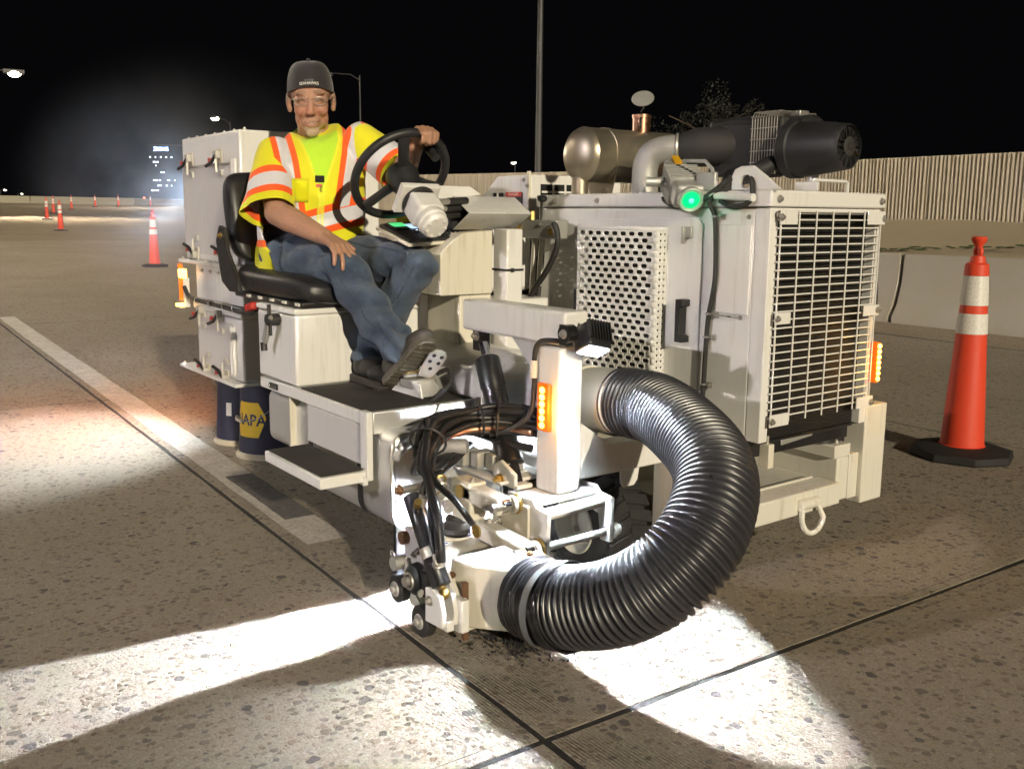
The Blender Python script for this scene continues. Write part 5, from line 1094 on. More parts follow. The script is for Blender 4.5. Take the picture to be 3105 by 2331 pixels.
# low lamp in the bay that floods the cutting head and the ground beside it
bl_ = part('bay_work_light', M)
G().box(-2.442, -2.424, 1.40, 1.93, .035, .21).build('light_block_rail', 'black_paint', by_, bevel=.003)  # added hidden plate that stops the bay lamp's light under the tank
bp = Vector((-2.372, 1.893, .150))
G().obox(bp+Vector((0, .018, 0)), (.028, 0, 0), (0, .014, 0), (0, 0, .026)).build('housing', 'black_plastic', bl_, bevel=.006); G().box(-2.396, -2.348, 1.892, 1.8965, .133, .167).build('lens', 'lamp_white', bl_)
spot('bay_beam', bp+Vector((0, -.012, 0)), Vector((-2.36, .45, 0)), 1550, 62, .4, .010, (.80, .86, 1), bl_)
# small flood in the bay above the linkage
bf = part('bay_flood', M); bq = Vector((-2.215, 1.80, .455))
G().obox(bq+Vector((.018, 0, 0)), (.014, 0, 0), (0, .028, 0), (0, 0, .022)).build('housing', 'black_plastic', bf, bevel=.004); G().box(-2.2165, -2.2125, 1.778, 1.822, .439, .471).build('lens', 'lamp_white', bf)
spot('bay_flood_beam', bq+Vector((-.014, 0, 0)), bq+Vector((-1, -.35, .12)), 26, 150, .8, .02, (.82, .90, 1), bf)
# ---- wheels
def wheel(cx_, y0, R, w, parent=M):
    wh = part('wheel', parent); cz_ = R
    g = G(); g.lathe((cx_, y0, cz_), (0, 1, 0), [(.02, R*.52), (.0, R*.56), (-.004, R*.62), (.0, R*.80), (.012, R*.93), (.028, R*.985), (w/2, R), (w-.028, R*.985), (w-.012, R*.93), (w, R*.80), (w+.004, R*.62), (w, R*.56), (w-.02, R*.52)], 48, False, False); g.build('tyre', 'tyre_rubber', wh)
    for i in range(20):
        a = 2*PI*i/20
        for s_ in (0, 1):
            a2 = a+(PI/20 if s_ else 0); e = Vector((math.cos(a2), 0, math.sin(a2))); t = Vector((-math.sin(a2), 0, math.cos(a2))); yc = y0+(w*.26 if s_ else w*.74)
            G().obox(Vector((cx_, yc, cz_))+e*(R-.003), e*.010, t*(R*.115), Vector((0, w*.24, 0))+t*.012*(1 if s_ else -1)).build('tread_lug', 'tyre_rubber', wh, bevel=.004)
    g = G(); g.lathe((cx_, y0, cz_), (0, 1, 0), [(.0, R*.565), (-.004, R*.545), (.01, R*.52), (.03, R*.47), (.05, R*.44), (.06, R*.30), (.05, R*.2), (.05, .01)], 40, False, True); g.build('rim', 'white_paint_worn', wh)
    for i in range(5):
        a = 2*PI*i/5; bolt((cx_+R*.34*math.cos(a), y0+.052, cz_+R*.34*math.sin(a)), (0, -1, 0), wh, .009)
    return wh
wheel(-2.215, 1.935, .165, .19); wheel(-4.0, 2.2, .235, .20)

# ================================================================== the seated operator
def remesh(g, voxel, smooth_n=6, fac=.5):
    """union of overlapping closed shapes as one continuous surface"""
    me = bpy.data.meshes.new('tmp'); me.from_pydata(g.v, [], g.f); bm = bmesh.new(); bm.from_mesh(me); bmesh.ops.recalc_face_normals(bm, faces=bm.faces); bm.to_mesh(me); bm.free()
    o = bpy.data.objects.new('tmp', me); S.collection.objects.link(o)
    r = o.modifiers.new('r', 'REMESH'); r.mode = 'VOXEL'; r.voxel_size = voxel
    if smooth_n: m_ = o.modifiers.new('s', 'SMOOTH'); m_.factor = fac; m_.iterations = smooth_n
    dg = bpy.context.evaluated_depsgraph_get(); out = bpy.data.meshes.new_from_object(o.evaluated_get(dg)); bpy.data.objects.remove(o); return out
def cap(g, a, b, ra, rb, n=14, m=6):
    """tapered capsule"""
    a, b = Vector(a), Vector(b); u, v, d = frame_of(b-a); rg = []
    def ring(c, r): return [c+(v*math.cos(2*PI*j/n)+u*math.sin(2*PI*j/n))*r for j in range(n)]
    for i in range(1, m+1): t = PI/2*i/m; rg.append(ring(a-d*ra*math.cos(t), ra*math.sin(t)))
    for i in range(m): t = PI/2*i/m; rg.append(ring(b+d*rb*math.sin(t), rb*math.cos(t)))
    g.rings(rg); return g
def mesh_obj(name, me, mat, parent):
    me.name = name; o = bpy.data.objects.new(name, me); S.collection.objects.link(o); o.parent = parent
    me.materials.clear(); me.materials.append(MATS[mat]); me.shade_smooth(); return o
def coords(me):
    a = np.empty(len(me.vertices)*3, np.float32); me.vertices.foreach_get('co', a); return a.reshape(-1, 3)
def set_attr(me, name, vals):
    at = me.attributes.new(name, 'FLOAT', 'POINT'); at.data.foreach_set('value', np.asarray(vals, np.float32))
def set_col(me, name, cols):
    at = me.attributes.new(name, 'FLOAT_COLOR', 'POINT'); c = np.concatenate([cols, np.ones((len(cols), 1))], 1).astype(np.float32); at.data.foreach_set('color', c.ravel())
V = Vector
person = empty('person', (-3.35, 1.6, .55)); tag(person, 'person in a yellow safety vest, jeans and dark backward cap seated at the wheel', 'person')
person.location = (0, 0, 0)
# ---- joints
R_sh, R_el, R_wr = V((-3.452, 1.458, 1.388)), V((-3.265, 1.405, 1.150)), V((-3.045, 1.485, 1.068))
L_sh, L_el, L_wr = V((-3.30, 1.765, 1.445)), V((-3.13, 1.85, 1.30)), V((-2.915, 1.775, 1.385))
R_hip, R_kn, R_an = V((-3.42, 1.505, .985)), V((-2.985, 1.525, .968)), V((-2.765, 1.60, .715))
L_hip, L_kn, L_an = V((-3.40, 1.70, .985)), V((-2.865, 1.748, .970)), V((-3.0, 1.635, .665))
# ---- head frame
HC = V((-3.375, 1.60, 1.578)); hf = V((math.cos(rad(-27))*math.cos(rad(-11)), math.sin(rad(-27))*math.cos(rad(-11)), math.sin(rad(-11)))).normalized()
hl = V((0, 0, 1)).cross(hf).normalized(); hu = hf.cross(hl).normalized()
_t = rad(2.5); hl, hu = hl*math.cos(_t)+hu*math.sin(_t), hu*math.cos(_t)-hl*math.sin(_t)
HS = 1.0
HM = Matrix((hf, hl, hu)).transposed()
def H(x, y, z): return HC+HM@(V((x, y, z))*HS)
bg = G()
def hsph(c, r): bg.sph(H(*c), tuple(q*HS for q in r), 24, 16, R=HM)
hsph((-.012, 0, .040), (.098, .079, .088)); hsph((.026, 0, -.020), (.066, .064, .085)); hsph((.026, 0, -.075), (.058, .051, .048)); hsph((.070, 0, -.112), (.023, .027, .026))
for s_ in (1, -1):
    hsph((.062, s_*.036, -.040), (.026, .026, .024)); hsph((.074, s_*.031, .024), (.016, .026, .010)); hsph((-.012, s_*.083, -.012), (.020, .010, .036)); hsph((-.004, s_*.080, -.040), (.010, .010, .014)); hsph((.100, s_*.0125, -.046), (.010, .0085, .0085))
    hsph((.030, s_*.044, -.070), (.03, .017, .035)); hsph((.071, s_*.032, -.006), (.016, .018, .011))
cap(bg, H(.086, 0, .008), H(.112, 0, -.042), .0095*HS, .013*HS); hsph((.083, 0, -.080), (.018, .034, .020)); hsph((.097, 0, -.070), (.007, .022, .006)); hsph((.094, 0, -.092), (.008, .021, .008))
cap(bg, H(-.015, 0, -.07), H(-.050, 0, -.20), .058, .060)
# trunk under the clothes, arms
cap(bg, (-3.41, 1.61, 1.28), (-3.43, 1.60, 1.02), .10, .12); cap(bg, R_sh+V((.02, .05, -.04)), L_sh+V((-.03, -.05, -.085)), .045, .042)
def chain(pts, rs):
    for i in range(len(pts)-1): cap(bg, pts[i], pts[i+1], rs[i], rs[i+1])
chain([R_sh+V((.03, .03, -.03)), R_sh.lerp(R_el, .5), R_el], [.050, .048, .044]); chain([R_el, R_el.lerp(R_wr, .3), R_el.lerp(R_wr, .75), R_wr], [.046, .047, .036, .030])
chain([L_sh+V((-.005, -.02, -.045)), L_sh.lerp(L_el, .5), L_el], [.050, .048, .044]); chain([L_el, L_el.lerp(L_wr, .3), L_el.lerp(L_wr, .75), L_wr], [.044, .045, .035, .030])
nails = []
def hand(W, d, n, curls, spread, thumb_dir, thumb_curl, side, thumb_len=.034):
    """W wrist, d towards the knuckles, n palm normal, side = +1 if the thumb lies along +s"""
    d = V(d).normalized(); n = V(n); n = (n-d*n.dot(d)).normalized(); s = d.cross(n).normalized()*side
    kn = W+d*.088
    for k, off in enumerate((.030, .010, -.011, -.030)):
        base = W+d*(.088-.004*abs(k-1.2))+s*off; cap(bg, W+d*.018+s*off*.62-n*.002, base, .0175, .0125)
        L_ = ((.043, .026, .021), (.048, .030, .022), (.045, .028, .022), (.035, .022, .019))[k]; p = base; dd = (d+s*spread*(off/.03)).normalized(); ang = 0
        for j in range(3):
            ang = curls[k][j] if isinstance(curls[0], (list, tuple)) else curls[j]
            ax = dd.cross(n); ax = ax.normalized() if ax.length > 1e-6 else s
            dd = (Matrix.Rotation(rad(ang), 3, dd.cross(n).normalized())@dd).normalized()
            q = p+dd*L_[j]; r0, r1 = ((.0106, .0096), (.0096, .0089), (.0089, .0076))[j]; cap(bg, p, q, r0, r1, 10, 4)
            n = (n-dd*n.dot(dd)); n = n.normalized() if n.length > .05 else -d
            p = q
        n = V(palm_n); n = (n-d*n.dot(d)).normalized()
    t0 = W+d*.030+s*.028; td = V(thumb_dir).normalized(); cap(bg, W+d*.012+s*.012, t0, .017, .0145); t1 = t0+td*.036; cap(bg, t0, t1, .0140, .0112); td2 = (td+V(thumb_curl)).normalized(); cap(bg, t1, t1+td2*thumb_len, .0112, .0088)
# right hand resting over the knee
palm_n = (.15, .0, -1); hand(R_wr, (.86, .16, -.30), palm_n, (24, 30, 18), .24, (.60, .72, -.35), (.3, .1, -.5), 1)
# left hand closed round the wheel rim
rimdir = [WC+(wu*math.cos(a)+wv*math.sin(a))*.172 for a in np.linspace(0, 2*PI, 180)]
grip = max(rimdir, key=lambda q: q.z+.25*q.y-.0*q.x)
L_wr2 = grip+V((-.075, -.01, -.028)); chain([L_wr, L_wr2], [.032, .030])
palm_n = (.55, .05, -.9); hand(L_wr2, (.80, .05, .56), palm_n, (58, 78, 62), .05, (.35, -.75, -.2), (.4, .1, -.6), -1)
body = remesh(bg, .0042, 5, .5)
P_ = coords(body); Q_ = (P_-np.array(HC))@np.array(HM)/HS
x, y, z = Q_[:, 0], Q_[:, 1], Q_[:, 2]; ay = np.abs(y); n_ = len(P_)
head_m = (z > -.16) & (np.linalg.norm(Q_, axis=1) < .19)
col = np.tile(np.array([.48, .275, .190]), (n_, 1)); rs_ = np.random.RandomState(3)
def blend(mask, c, k=1.0): col[:] = col*(1-(mask*k)[:, None])+np.array(c)*(mask*k)[:, None]
sm_ = lambda a, b, t: np.clip((t-a)/(b-a), 0, 1)
arm_m = ~head_m; blend(arm_m.astype(float), (.42, .235, .150), .8)
blend(head_m*np.exp(-((ay-.04)**2+(z+.045)**2)/.0009)*(x > .03), (.50, .19, .13), .55); blend(head_m*np.exp(-((y)**2+(z+.045)**2)/.0003)*(x > .09), (.52, .20, .14), .5)
brow = head_m*(x > .05)*sm_(.0065, .003, np.abs(z-.023-.004*np.sin(ay*60)))*sm_(.050, .044, ay)*sm_(.010, .016, ay); blend(brow, (.20, .13, .09), .7)
eye = head_m*(x > .05)*sm_(.0055, .003, np.abs(z+.003+2.0*(ay-.032)**2*8))*sm_(.0165, .012, np.abs(ay-.032)); blend(eye, (.045, .03, .025), .85)
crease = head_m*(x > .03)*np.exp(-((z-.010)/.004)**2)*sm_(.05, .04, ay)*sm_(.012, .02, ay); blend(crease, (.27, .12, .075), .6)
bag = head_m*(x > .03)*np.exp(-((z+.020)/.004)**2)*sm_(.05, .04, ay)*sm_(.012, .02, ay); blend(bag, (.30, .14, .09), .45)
mz = -.083+7.0*ay**2; mouth = head_m*(x > .05)*sm_(.0052, .0025, np.abs(z-mz))*sm_(.034, .029, ay); blend(mouth, (.13, .04, .03), .85)
teeth = head_m*(x > .05)*sm_(.0022, .001, np.abs(z-mz-.0002))*sm_(.020, .016, ay); blend(teeth, (.60, .52, .44), .75)
lip = head_m*(x > .05)*np.exp(-((z-mz+.009)/.0045)**2)*sm_(.028, .02, ay); blend(lip, (.42, .16, .12), .6)
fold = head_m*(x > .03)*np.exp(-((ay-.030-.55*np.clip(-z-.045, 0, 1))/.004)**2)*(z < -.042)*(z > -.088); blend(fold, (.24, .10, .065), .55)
goat = head_m*(x > .02)*sm_(.040, .026, ay)*sm_(-.094, -.104, z); blend(goat, (.56, .45, .34), .78)
must = head_m*(x > .05)*sm_(.036, .028, ay)*sm_(-.058, -.064, z)*sm_(-.080, -.073, z); blend(must, (.42, .29, .20), .45)
gray = head_m*(x < .045)*(z > -.02)*(z < .05)*sm_(.058, .066, ay)*(x > -.02)*(x < .04); blend(gray, (.22, .15, .11), .6)
set_col(body, 'Col', col)
def skin_mat():
    m, nt, b = nodes_of('skin'); a = N(nt, 'ShaderNodeVertexColor'); a.layer_name = 'Col'; n1 = noise(nt, 55, 4, .7); n2 = noise(nt, 380, 3, .6)
    c = mixc(nt, mth(nt, 'MULTIPLY', ramp(nt, n1, [(.35, 0.), (.75, 1.)]), .30), a.outputs[0], (.30, .13, .085)); ln(nt, c, b.inputs['Base Color'])
    b.inputs['Roughness'].default_value = .52; b.inputs['Subsurface Weight'].default_value = .08; b.inputs['Subsurface Radius'].default_value = (.008, .003, .0015); b.inputs['Specular IOR Level'].default_value = .4
    bump(nt, b, mth(nt, 'ADD', n2, mth(nt, 'MULTIPLY', n1, .6)), .25, .0015)
skin_mat(); mesh_obj('body', body, 'skin', person)
# ---- cap worn backwards with lettering over the forehead
def cap_pt(a, t, dr=0.):
    """a: angle round the head (0 = front), t: 0 at the edge, 1 at the crown"""
    zb = .047-.026*(1-math.cos(a))*.5-.018*math.sin(a)**2; ph = t*PI/2
    rx, ry = .106+dr, .0860+dr; rr_ = math.cos(ph)**.5 if t < .999 else 0
    zz = zb+(.130-zb)*math.sin(ph)**1.0
    return H(-.012+rx*rr_*math.cos(a)-.004*t, ry*rr_*math.sin(a), zz+dr*.6*t)
g = G(); na, nt_ = 64, 16
rg = [[cap_pt(2*PI*j/na, t) for j in range(na)] for t in np.linspace(0, .985, nt_)]; inner = [[cap_pt(2*PI*j/na, t, -.003) for j in range(na)] for t in (0.12, 0)]
g.rings(inner+rg, False, True)
def fabric(name, colr, scale=900, rough=.85, fuzz=.3, wr=.25):
    m, nt, b = nodes_of(name); n1 = noise(nt, scale, 2, .6); n2 = noise(nt, 14, 5, .6)
    c = mixc(nt, mth(nt, 'MULTIPLY', n1, .5), colr, tuple(q*.65 for q in colr)); c = mixc(nt, mth(nt, 'MULTIPLY', ramp(nt, n2, [(.4, 0.), (.8, 1.)]), .25), c, tuple(q*1.25 for q in colr)); ln(nt, c, b.inputs['Base Color'])
    b.inputs['Roughness'].default_value = rough; b.inputs['Sheen Weight'].default_value = fuzz; b.inputs['Specular IOR Level'].default_value = .2
    bump(nt, b, mth(nt, 'ADD', mth(nt, 'MULTIPLY', n1, .25), n2), wr, .006); return m
fabric('cap_cloth', (.035, .033, .036)); fabric('shirt_lime', (.50, .78, .03), wr=.4)
capo = g.build('cap', 'cap_cloth', person, smooth=80)
G().sph(cap_pt(0, .995)+hu*.002, .008, 10, 6).build('cap_button', 'cap_cloth', capo)
# brim at the back
g = G(); rows_ = []
for k in range(13):
    a = PI-.75+1.5*k/12; p = cap_pt(a, .02); out = (p-H(-.012, 0, 0)); out = (out-hu*out.dot(hu)).normalized(); rows_.append((p, p+out*.03-hu*.006, p-hf*.07*math.cos((k-6)/6*1.2)-hu*.02))
for r_ in rows_: g.v += [tuple(q) for q in r_]
g.f += [(3*k+i, 3*k+i+1, 3*k+i+4, 3*k+i+3) for k in range(12) for i in range(2)]; bo = g.build('brim', 'cap_cloth', capo, fix=False); bo.modifiers.new('t', 'SOLIDIFY').thickness = .003
for txt, size, tz, mat in (('SEAHAWKS', .0155, .085, 'paper'), ('SEATTLE', .010, .165, 'tape_grey')):
    v, f = text_mesh(txt, size, 0, True); G().add([cap_pt(p.x/.098, tz+(p.y)/.15, .0016) for p in v], f).build('cap_lettering', mat, capo, fix=False)
# band edge
g = G(); g.tube([cap_pt(2*PI*j/48, .004, .0008) for j in range(49)], .0022, 6, False); g.build('cap_hem', 'cap_cloth', capo)
# ---- spectacles
gls = empty('spectacles', (0, 0, 0), person)
for s_ in (1, -1):
    pts = [H(.094-.012*abs(math.cos(a)*s_*.6+.4)*.6, s_*.033+.024*math.cos(a), -.006+.015*math.sin(a)) for a in np.linspace(0, 2*PI, 25)]
    G().tube(pts, .0010, 6, False).build('lens_rim', 'bolt_steel', gls); G().tube([H(.083, s_*.057, -.002), H(.06, s_*.078, .0), H(.0, s_*.086, .004)], .0014, 6).build('temple', 'bolt_steel', gls)
G().tube([H(.094, .009, -.002), H(.103, 0, .001), H(.094, -.009, -.002)], .0012, 6).build('bridge', 'bolt_steel', gls)
# ---- torso frame
tf = V((math.cos(rad(-17)), math.sin(rad(-17)), 0)); tl = V((-tf.y, tf.x, 0))
T0, T1 = V((-3.435, 1.605, .95)), V((-3.375, 1.612, 1.46))
def tor(h):  # spine point at height z=h
    k = (h-.95)/.51; return T0.lerp(T1, k)
def torso_rings(grow):
    out = []
    for h, w, d, sh in ((.90, .165, .120, .0), (.955, .182, .140, .005), (1.03, .188, .150, .01), (1.12, .185, .146, .012), (1.22, .185, .135, .010), (1.30, .184, .122, .0), (1.35, .180, .112, -.006), (1.388, .158, .100, -.012), (1.42, .128, .090, -.016), (1.445, .104, .080, -.018), (1.462, .086, .072, -.020), (1.472, .076, .066, -.022)):
        c = tor(h)+tf*sh; ring = []
        tilt = .045*(h-.95)/.51  # left shoulder higher
        for j in range(36):
            a = 2*PI*j/36; ca, sa = math.cos(a), math.sin(a); sq = 1+.10*abs(math.sin(2*a)); yy = (w+grow)*sa*sq; xx = (d+grow)*ca*sq
            ring.append(c+tf*xx+tl*yy+V((0, 0, tilt*yy/.19-max(0., ca)*.060*max(0., (h-1.36)/.11))))
        out.append(ring)
    return out
def sleeve(g, sh, el, r, k_end, hang=V((0, 0, 0)), n=24):
    d = (el-sh); rg = []; u, v, dd = frame_of(d)
    for t, rr_ in ((-.12, r[0]*.5), (-.05, r[0]*.85), (.10, r[0]), (.35, r[1]), (.60, r[2]), (k_end-.04, r[3]), (k_end, r[3]*1.02)):
        c = sh+d*t+hang*max(0, t); rg.append([c+(v*math.cos(2*PI*j/n)+u*math.sin(2*PI*j/n))*rr_*(1+.05*math.sin(3*2*PI*j/n+t*3)*max(0, t)) for j in range(n)])
    g.rings(rg)
vg = G(); vg.rings(torso_rings(.012)); sleeve(vg, R_sh+V((.015, .02, -.005)), R_el, (.070, .078, .088, .100), 1.02, V((-.02, -.02, -.02))); sleeve(vg, L_sh+V((0, -.02, -.005)), L_el, (.070, .074, .078, .082), 1.0)
# hem falling over the lap and the seat
cap(vg, tor(.99)+tf*.05-tl*.14, tor(.93)+tf*.03-tl*.165, .05, .035); cap(vg, tor(.99)+tf*.09+tl*.10, tor(.975)+tf*.12+tl*.06, .05, .045)
vest_me = remesh(vg, .0060, 5, .5)
def cut_hem(me, sh, el, k, rad_):
    bm = bmesh.new(); bm.from_mesh(me); d = (el-sh); L2 = d.length_squared
    def t_of(c): return (c-sh).dot(d)/L2
    fs = [f for f in bm.faces if t_of(f.calc_center_median()) > k-.12 and ((f.calc_center_median()-sh)-d*t_of(f.calc_center_median())).length < rad_]
    def outside(c):
        r_ = c-tor(c.z); w_ = float(np.interp(c.z, [.90, .955, 1.03, 1.12, 1.22, 1.31, 1.38, 1.46], [.165, .182, .188, .185, .185, .190, .192, .15]))+.012; d_ = float(np.interp(c.z, [.90, .955, 1.03, 1.12, 1.22, 1.31, 1.38, 1.46], [.12, .14, .15, .146, .135, .122, .108, .085]))+.012
        return (r_.dot(tl)/w_)**2+((r_.dot(tf)-.006)/d_)**2 > 1.22
    fs = [f for f in fs if outside(f.calc_center_median())]
    geom = list({v for f in fs for v in f.verts})+list({e for f in fs for e in f.edges})+fs
    bmesh.ops.bisect_plane(bm, geom=geom, plane_co=sh+d*k, plane_no=d.normalized()+V((0, 0, -.15)), clear_outer=True); bm.to_mesh(me); bm.free(); me.update()
cut_hem(vest_me, R_sh, R_el, .95, .15); cut_hem(vest_me, L_sh, L_el, .92, .13)
P_ = coords(vest_me)
# soft folds: gathered at the armpits, waist and sleeve
rel = P_-(np.array(T0)+np.clip((P_[:, 2:3]-.95)/.51, 0, 1)*(np.array(T1)-np.array(T0))); ly = rel@np.array(tl); lf = rel@np.array(tf); hz = P_[:, 2]
def fold_field(P):
    x_, y_, z_ = P[:, 0], P[:, 1], P[:, 2]
    f1 = np.sin((z_*.8+x_*.5-y_*.7)*62+3*np.sin(z_*14+x_*9)); f2 = np.sin((z_*.3-x_*.9+y_*.6)*48+2.2*np.sin(y_*21+z_*11)); f3 = np.sin((z_+x_*1.1)*27+1.7*np.sin(y_*17))
    return .45*f1*np.clip(np.sin(z_*19+y_*8), 0, 1)+.40*f2*np.clip(np.sin(x_*17-z_*9+1), 0, 1)+.45*f3
nr = np.empty(len(P_)*3, np.float32); vest_me.vertices.foreach_get('normal', nr); nr = nr.reshape(-1, 3)
low = np.clip((1.36-hz)/.2, .25, 1)
P2 = P_+nr*(fold_field(P_)*.0092*low)[:, None]; vest_me.vertices.foreach_set('co', P2.astype(np.float32).ravel()); vest_me.update()
# stripe coordinates stored per point: s = lateral distance, h = height, side = +1 left arm, -1 right arm, ta = position along the upper arm
def along(P, a, b): a, b = np.array(a), np.array(b); d = b-a; return ((P-a)@d)/(d@d)
tR, tL = along(P_, R_sh, R_el), along(P_, L_sh, L_el)
def dist_axis(P, a, b): 
    t = np.clip(along(P, a, b), 0, 1); return np.linalg.norm(P-(np.array(a)+t[:, None]*(np.array(b)-np.array(a))), axis=1)
k_h0 = np.clip((hz-.95)/.51, 0, 1); cR = (ly < -.125-.02*np.clip((hz-1.3)/.1, 0, 1)); dR = dist_axis(P_, R_sh, R_el); dL = dist_axis(P_, L_sh, L_el)
armR = (dR < .125) & (ly < -.165+.13*np.clip((1.40-hz)/.10, -.2, 0.1)) ; armL = (dL < .11) & (ly > .165)
_hs = np.array([.90, .955, 1.03, 1.12, 1.22, 1.31, 1.38, 1.415, 1.46]); _ws = np.array([.165, .182, .188, .185, .185, .190, .192, .180, .15]); _ds = np.array([.12, .14, .15, .146, .135, .122, .108, .098, .085])
hh = hz-.045*k_h0*ly/.19; q_ = (ly/(np.interp(hh, _hs, _ws)*1.0+.014))**2+(lf/(np.interp(hh, _hs, _ds)+.03))**2
inR = np.clip((q_-1.12)/.06, 0, 1)*(dR < .14)*(ly < 0)*(tR > .02); inL = np.clip((q_-1.10)/.06, 0, 1)*(dL < .14)*(ly > 0)*(tL > .02)
ta = np.where(inR > inL, tR, tL)
k_h = np.clip((hz-.95)/.51, 0, 1)
vert = np.abs(ly-.006)-(.060+.066*k_h**1.3)      # distance from the centre line of the vertical bands
band = hz-(1.118+.12*ly+.02*np.sin(ly*9))
front = lf
vneck = (np.abs(ly-.012)-(.002+.066*np.clip((hz-1.235)/.19, 0, 1)))
set_attr(vest_me, 'vert', vert); set_attr(vest_me, 'band', band); set_attr(vest_me, 'arm', np.maximum(inR, inL)); set_attr(vest_me, 'ta', ta); set_attr(vest_me, 'vneck', np.where(front > .02, vneck, .2)); set_attr(vest_me, 'mid', np.abs(ly-.008)); set_attr(vest_me, 'hz', hz)
def vest_mat():
    m, nt, b = nodes_of('vest_cloth')
    def A(n): a = N(nt, 'ShaderNodeAttribute'); a.attribute_name = n; return a.outputs['Fac']
    n1 = noise(nt, 900, 2, .6); n2 = noise(nt, 9, 4, .6)
    yel = mixc(nt, mth(nt, 'MULTIPLY', n1, .35), (.78, .74, .010), (.58, .60, .005))
    def between(v, a, c): return mth(nt, 'MULTIPLY', mth(nt, 'GREATER_THAN', v, a), mth(nt, 'LESS_THAN', v, c))
    arm = mth(nt, 'GREATER_THAN', A('arm'), .5); body_ = mth(nt, 'SUBTRACT', 1.0, arm)
    va, bd, ta_ = A('vert'), A('band'), A('ta')
    above = mth(nt, 'GREATER_THAN', bd, .03)
    o_v = mth(nt, 'MULTIPLY', between(va, -.030, .054), above); s_v = mth(nt, 'MULTIPLY', between(va, -.008, .032), above)
    o_b = between(bd, -.052, .052); s_b = between(bd, -.026, .026)
    o_a = between(ta_, .46, .86); s_a = between(ta_, .56, .76)
    org = mth(nt, 'ADD', mth(nt, 'MULTIPLY', arm, o_a), mth(nt, 'MULTIPLY', body_, mth(nt, 'MAXIMUM', o_v, o_b)), clamp=True)
    sil = mth(nt, 'ADD', mth(nt, 'MULTIPLY', arm, s_a), mth(nt, 'MULTIPLY', body_, mth(nt, 'MAXIMUM', s_v, s_b)), clamp=True)
    c = mixc(nt, org, yel, (.95, .11, .008)); c = mixc(nt, sil, c, (.66, .66, .70))
    neck = mth(nt, 'MULTIPLY', mth(nt, 'LESS_THAN', A('vneck'), 0.0), mth(nt, 'GREATER_THAN', A('hz'), 1.238)); c = mixc(nt, neck, c, (.50, .80, .03))
    zip_ = mth(nt, 'MULTIPLY', between(A('mid'), .006, .010), mth(nt, 'LESS_THAN', A('hz'), 1.21)); c = mixc(nt, mth(nt, 'MULTIPLY', zip_, .8), c, (.55, .55, .0))
    edge = between(A('vneck'), 0.0, .010); c = mixc(nt, mth(nt, 'MULTIPLY', edge, .6), c, (.85, .86, .05))
    ln(nt, c, b.inputs['Base Color']); b.inputs['Roughness'].default_value = .75; b.inputs['Sheen Weight'].default_value = .2
    rg_ = mixc(nt, sil, (.8, .8, .8), (.38, .38, .38)); ln(nt, rg_, b.inputs['Roughness'])
    h = mth(nt, 'ADD', mth(nt, 'MULTIPLY', n1, .12), n2); h = mth(nt, 'ADD', h, mth(nt, 'MULTIPLY', org, .15)); h = mth(nt, 'SUBTRACT', h, mth(nt, 'MULTIPLY', neck, .5)); bump(nt, b, h, .45, .006)
vest_mat(); vest = mesh_obj('safety_vest', vest_me, 'vest_cloth', person); sd_ = vest.modifiers.new('cloth', 'SOLIDIFY'); sd_.thickness = .004; sd_.offset = -1
# chest pocket, collar of the lime T-shirt and its print
def on_chest(yy, zz, off=.0):
    best = None; c = tor(zz)+tl*yy; o_ = c+tf*.5; hit = None
    res = vest.ray_cast(o_, -tf); return (res[1]+tf*off) if res[0] else c+tf*.14
bpy.context.view_layer.update()
def patch(name, y0, y1, z0, z1, mat, off, n=6):
    g = G()
    for i in range(n+1):
        for k in range(n+1): g.v.append(tuple(on_chest(y0+(y1-y0)*k/n, z0+(z1-z0)*i/n, off)))
    g.f += [(i*(n+1)+k, i*(n+1)+k+1, (i+1)*(n+1)+k+1, (i+1)*(n+1)+k) for i in range(n) for k in range(n)]
    return g.build(name, mat, person, fix=False, smooth=80)
fabric('pocket_yellow', (.74, .72, .01)); pk = patch('chest_pocket', -.095, -.035, 1.19, 1.275, 'pocket_yellow', .005); pk.modifiers.new('t', 'SOLIDIFY').thickness = .003
patch('shirt_print', -.012, .022, 1.262, 1.287, 'foam_black', .003); patch('shirt_print', -.008, .014, 1.245, 1.256, 'red_print', .003)
v, f = text_mesh('E', .026); G().add([on_chest(.010+p.x, 1.236+p.y, .0035) for p in v], f).build('shirt_lettering', 'foam_black', person, fix=False)
g = G(); ncol = [H(-.040, 0, -.175)+tf*(.085*math.cos(a))+tl*(.082*math.sin(a))+V((0, 0, .020-.048*math.cos(a)+.012*math.sin(a))) for a in np.linspace(0, 2*PI, 41)]
g.tube(ncol, .011, 10, False); g.build('shirt_collar', 'shirt_lime', person)
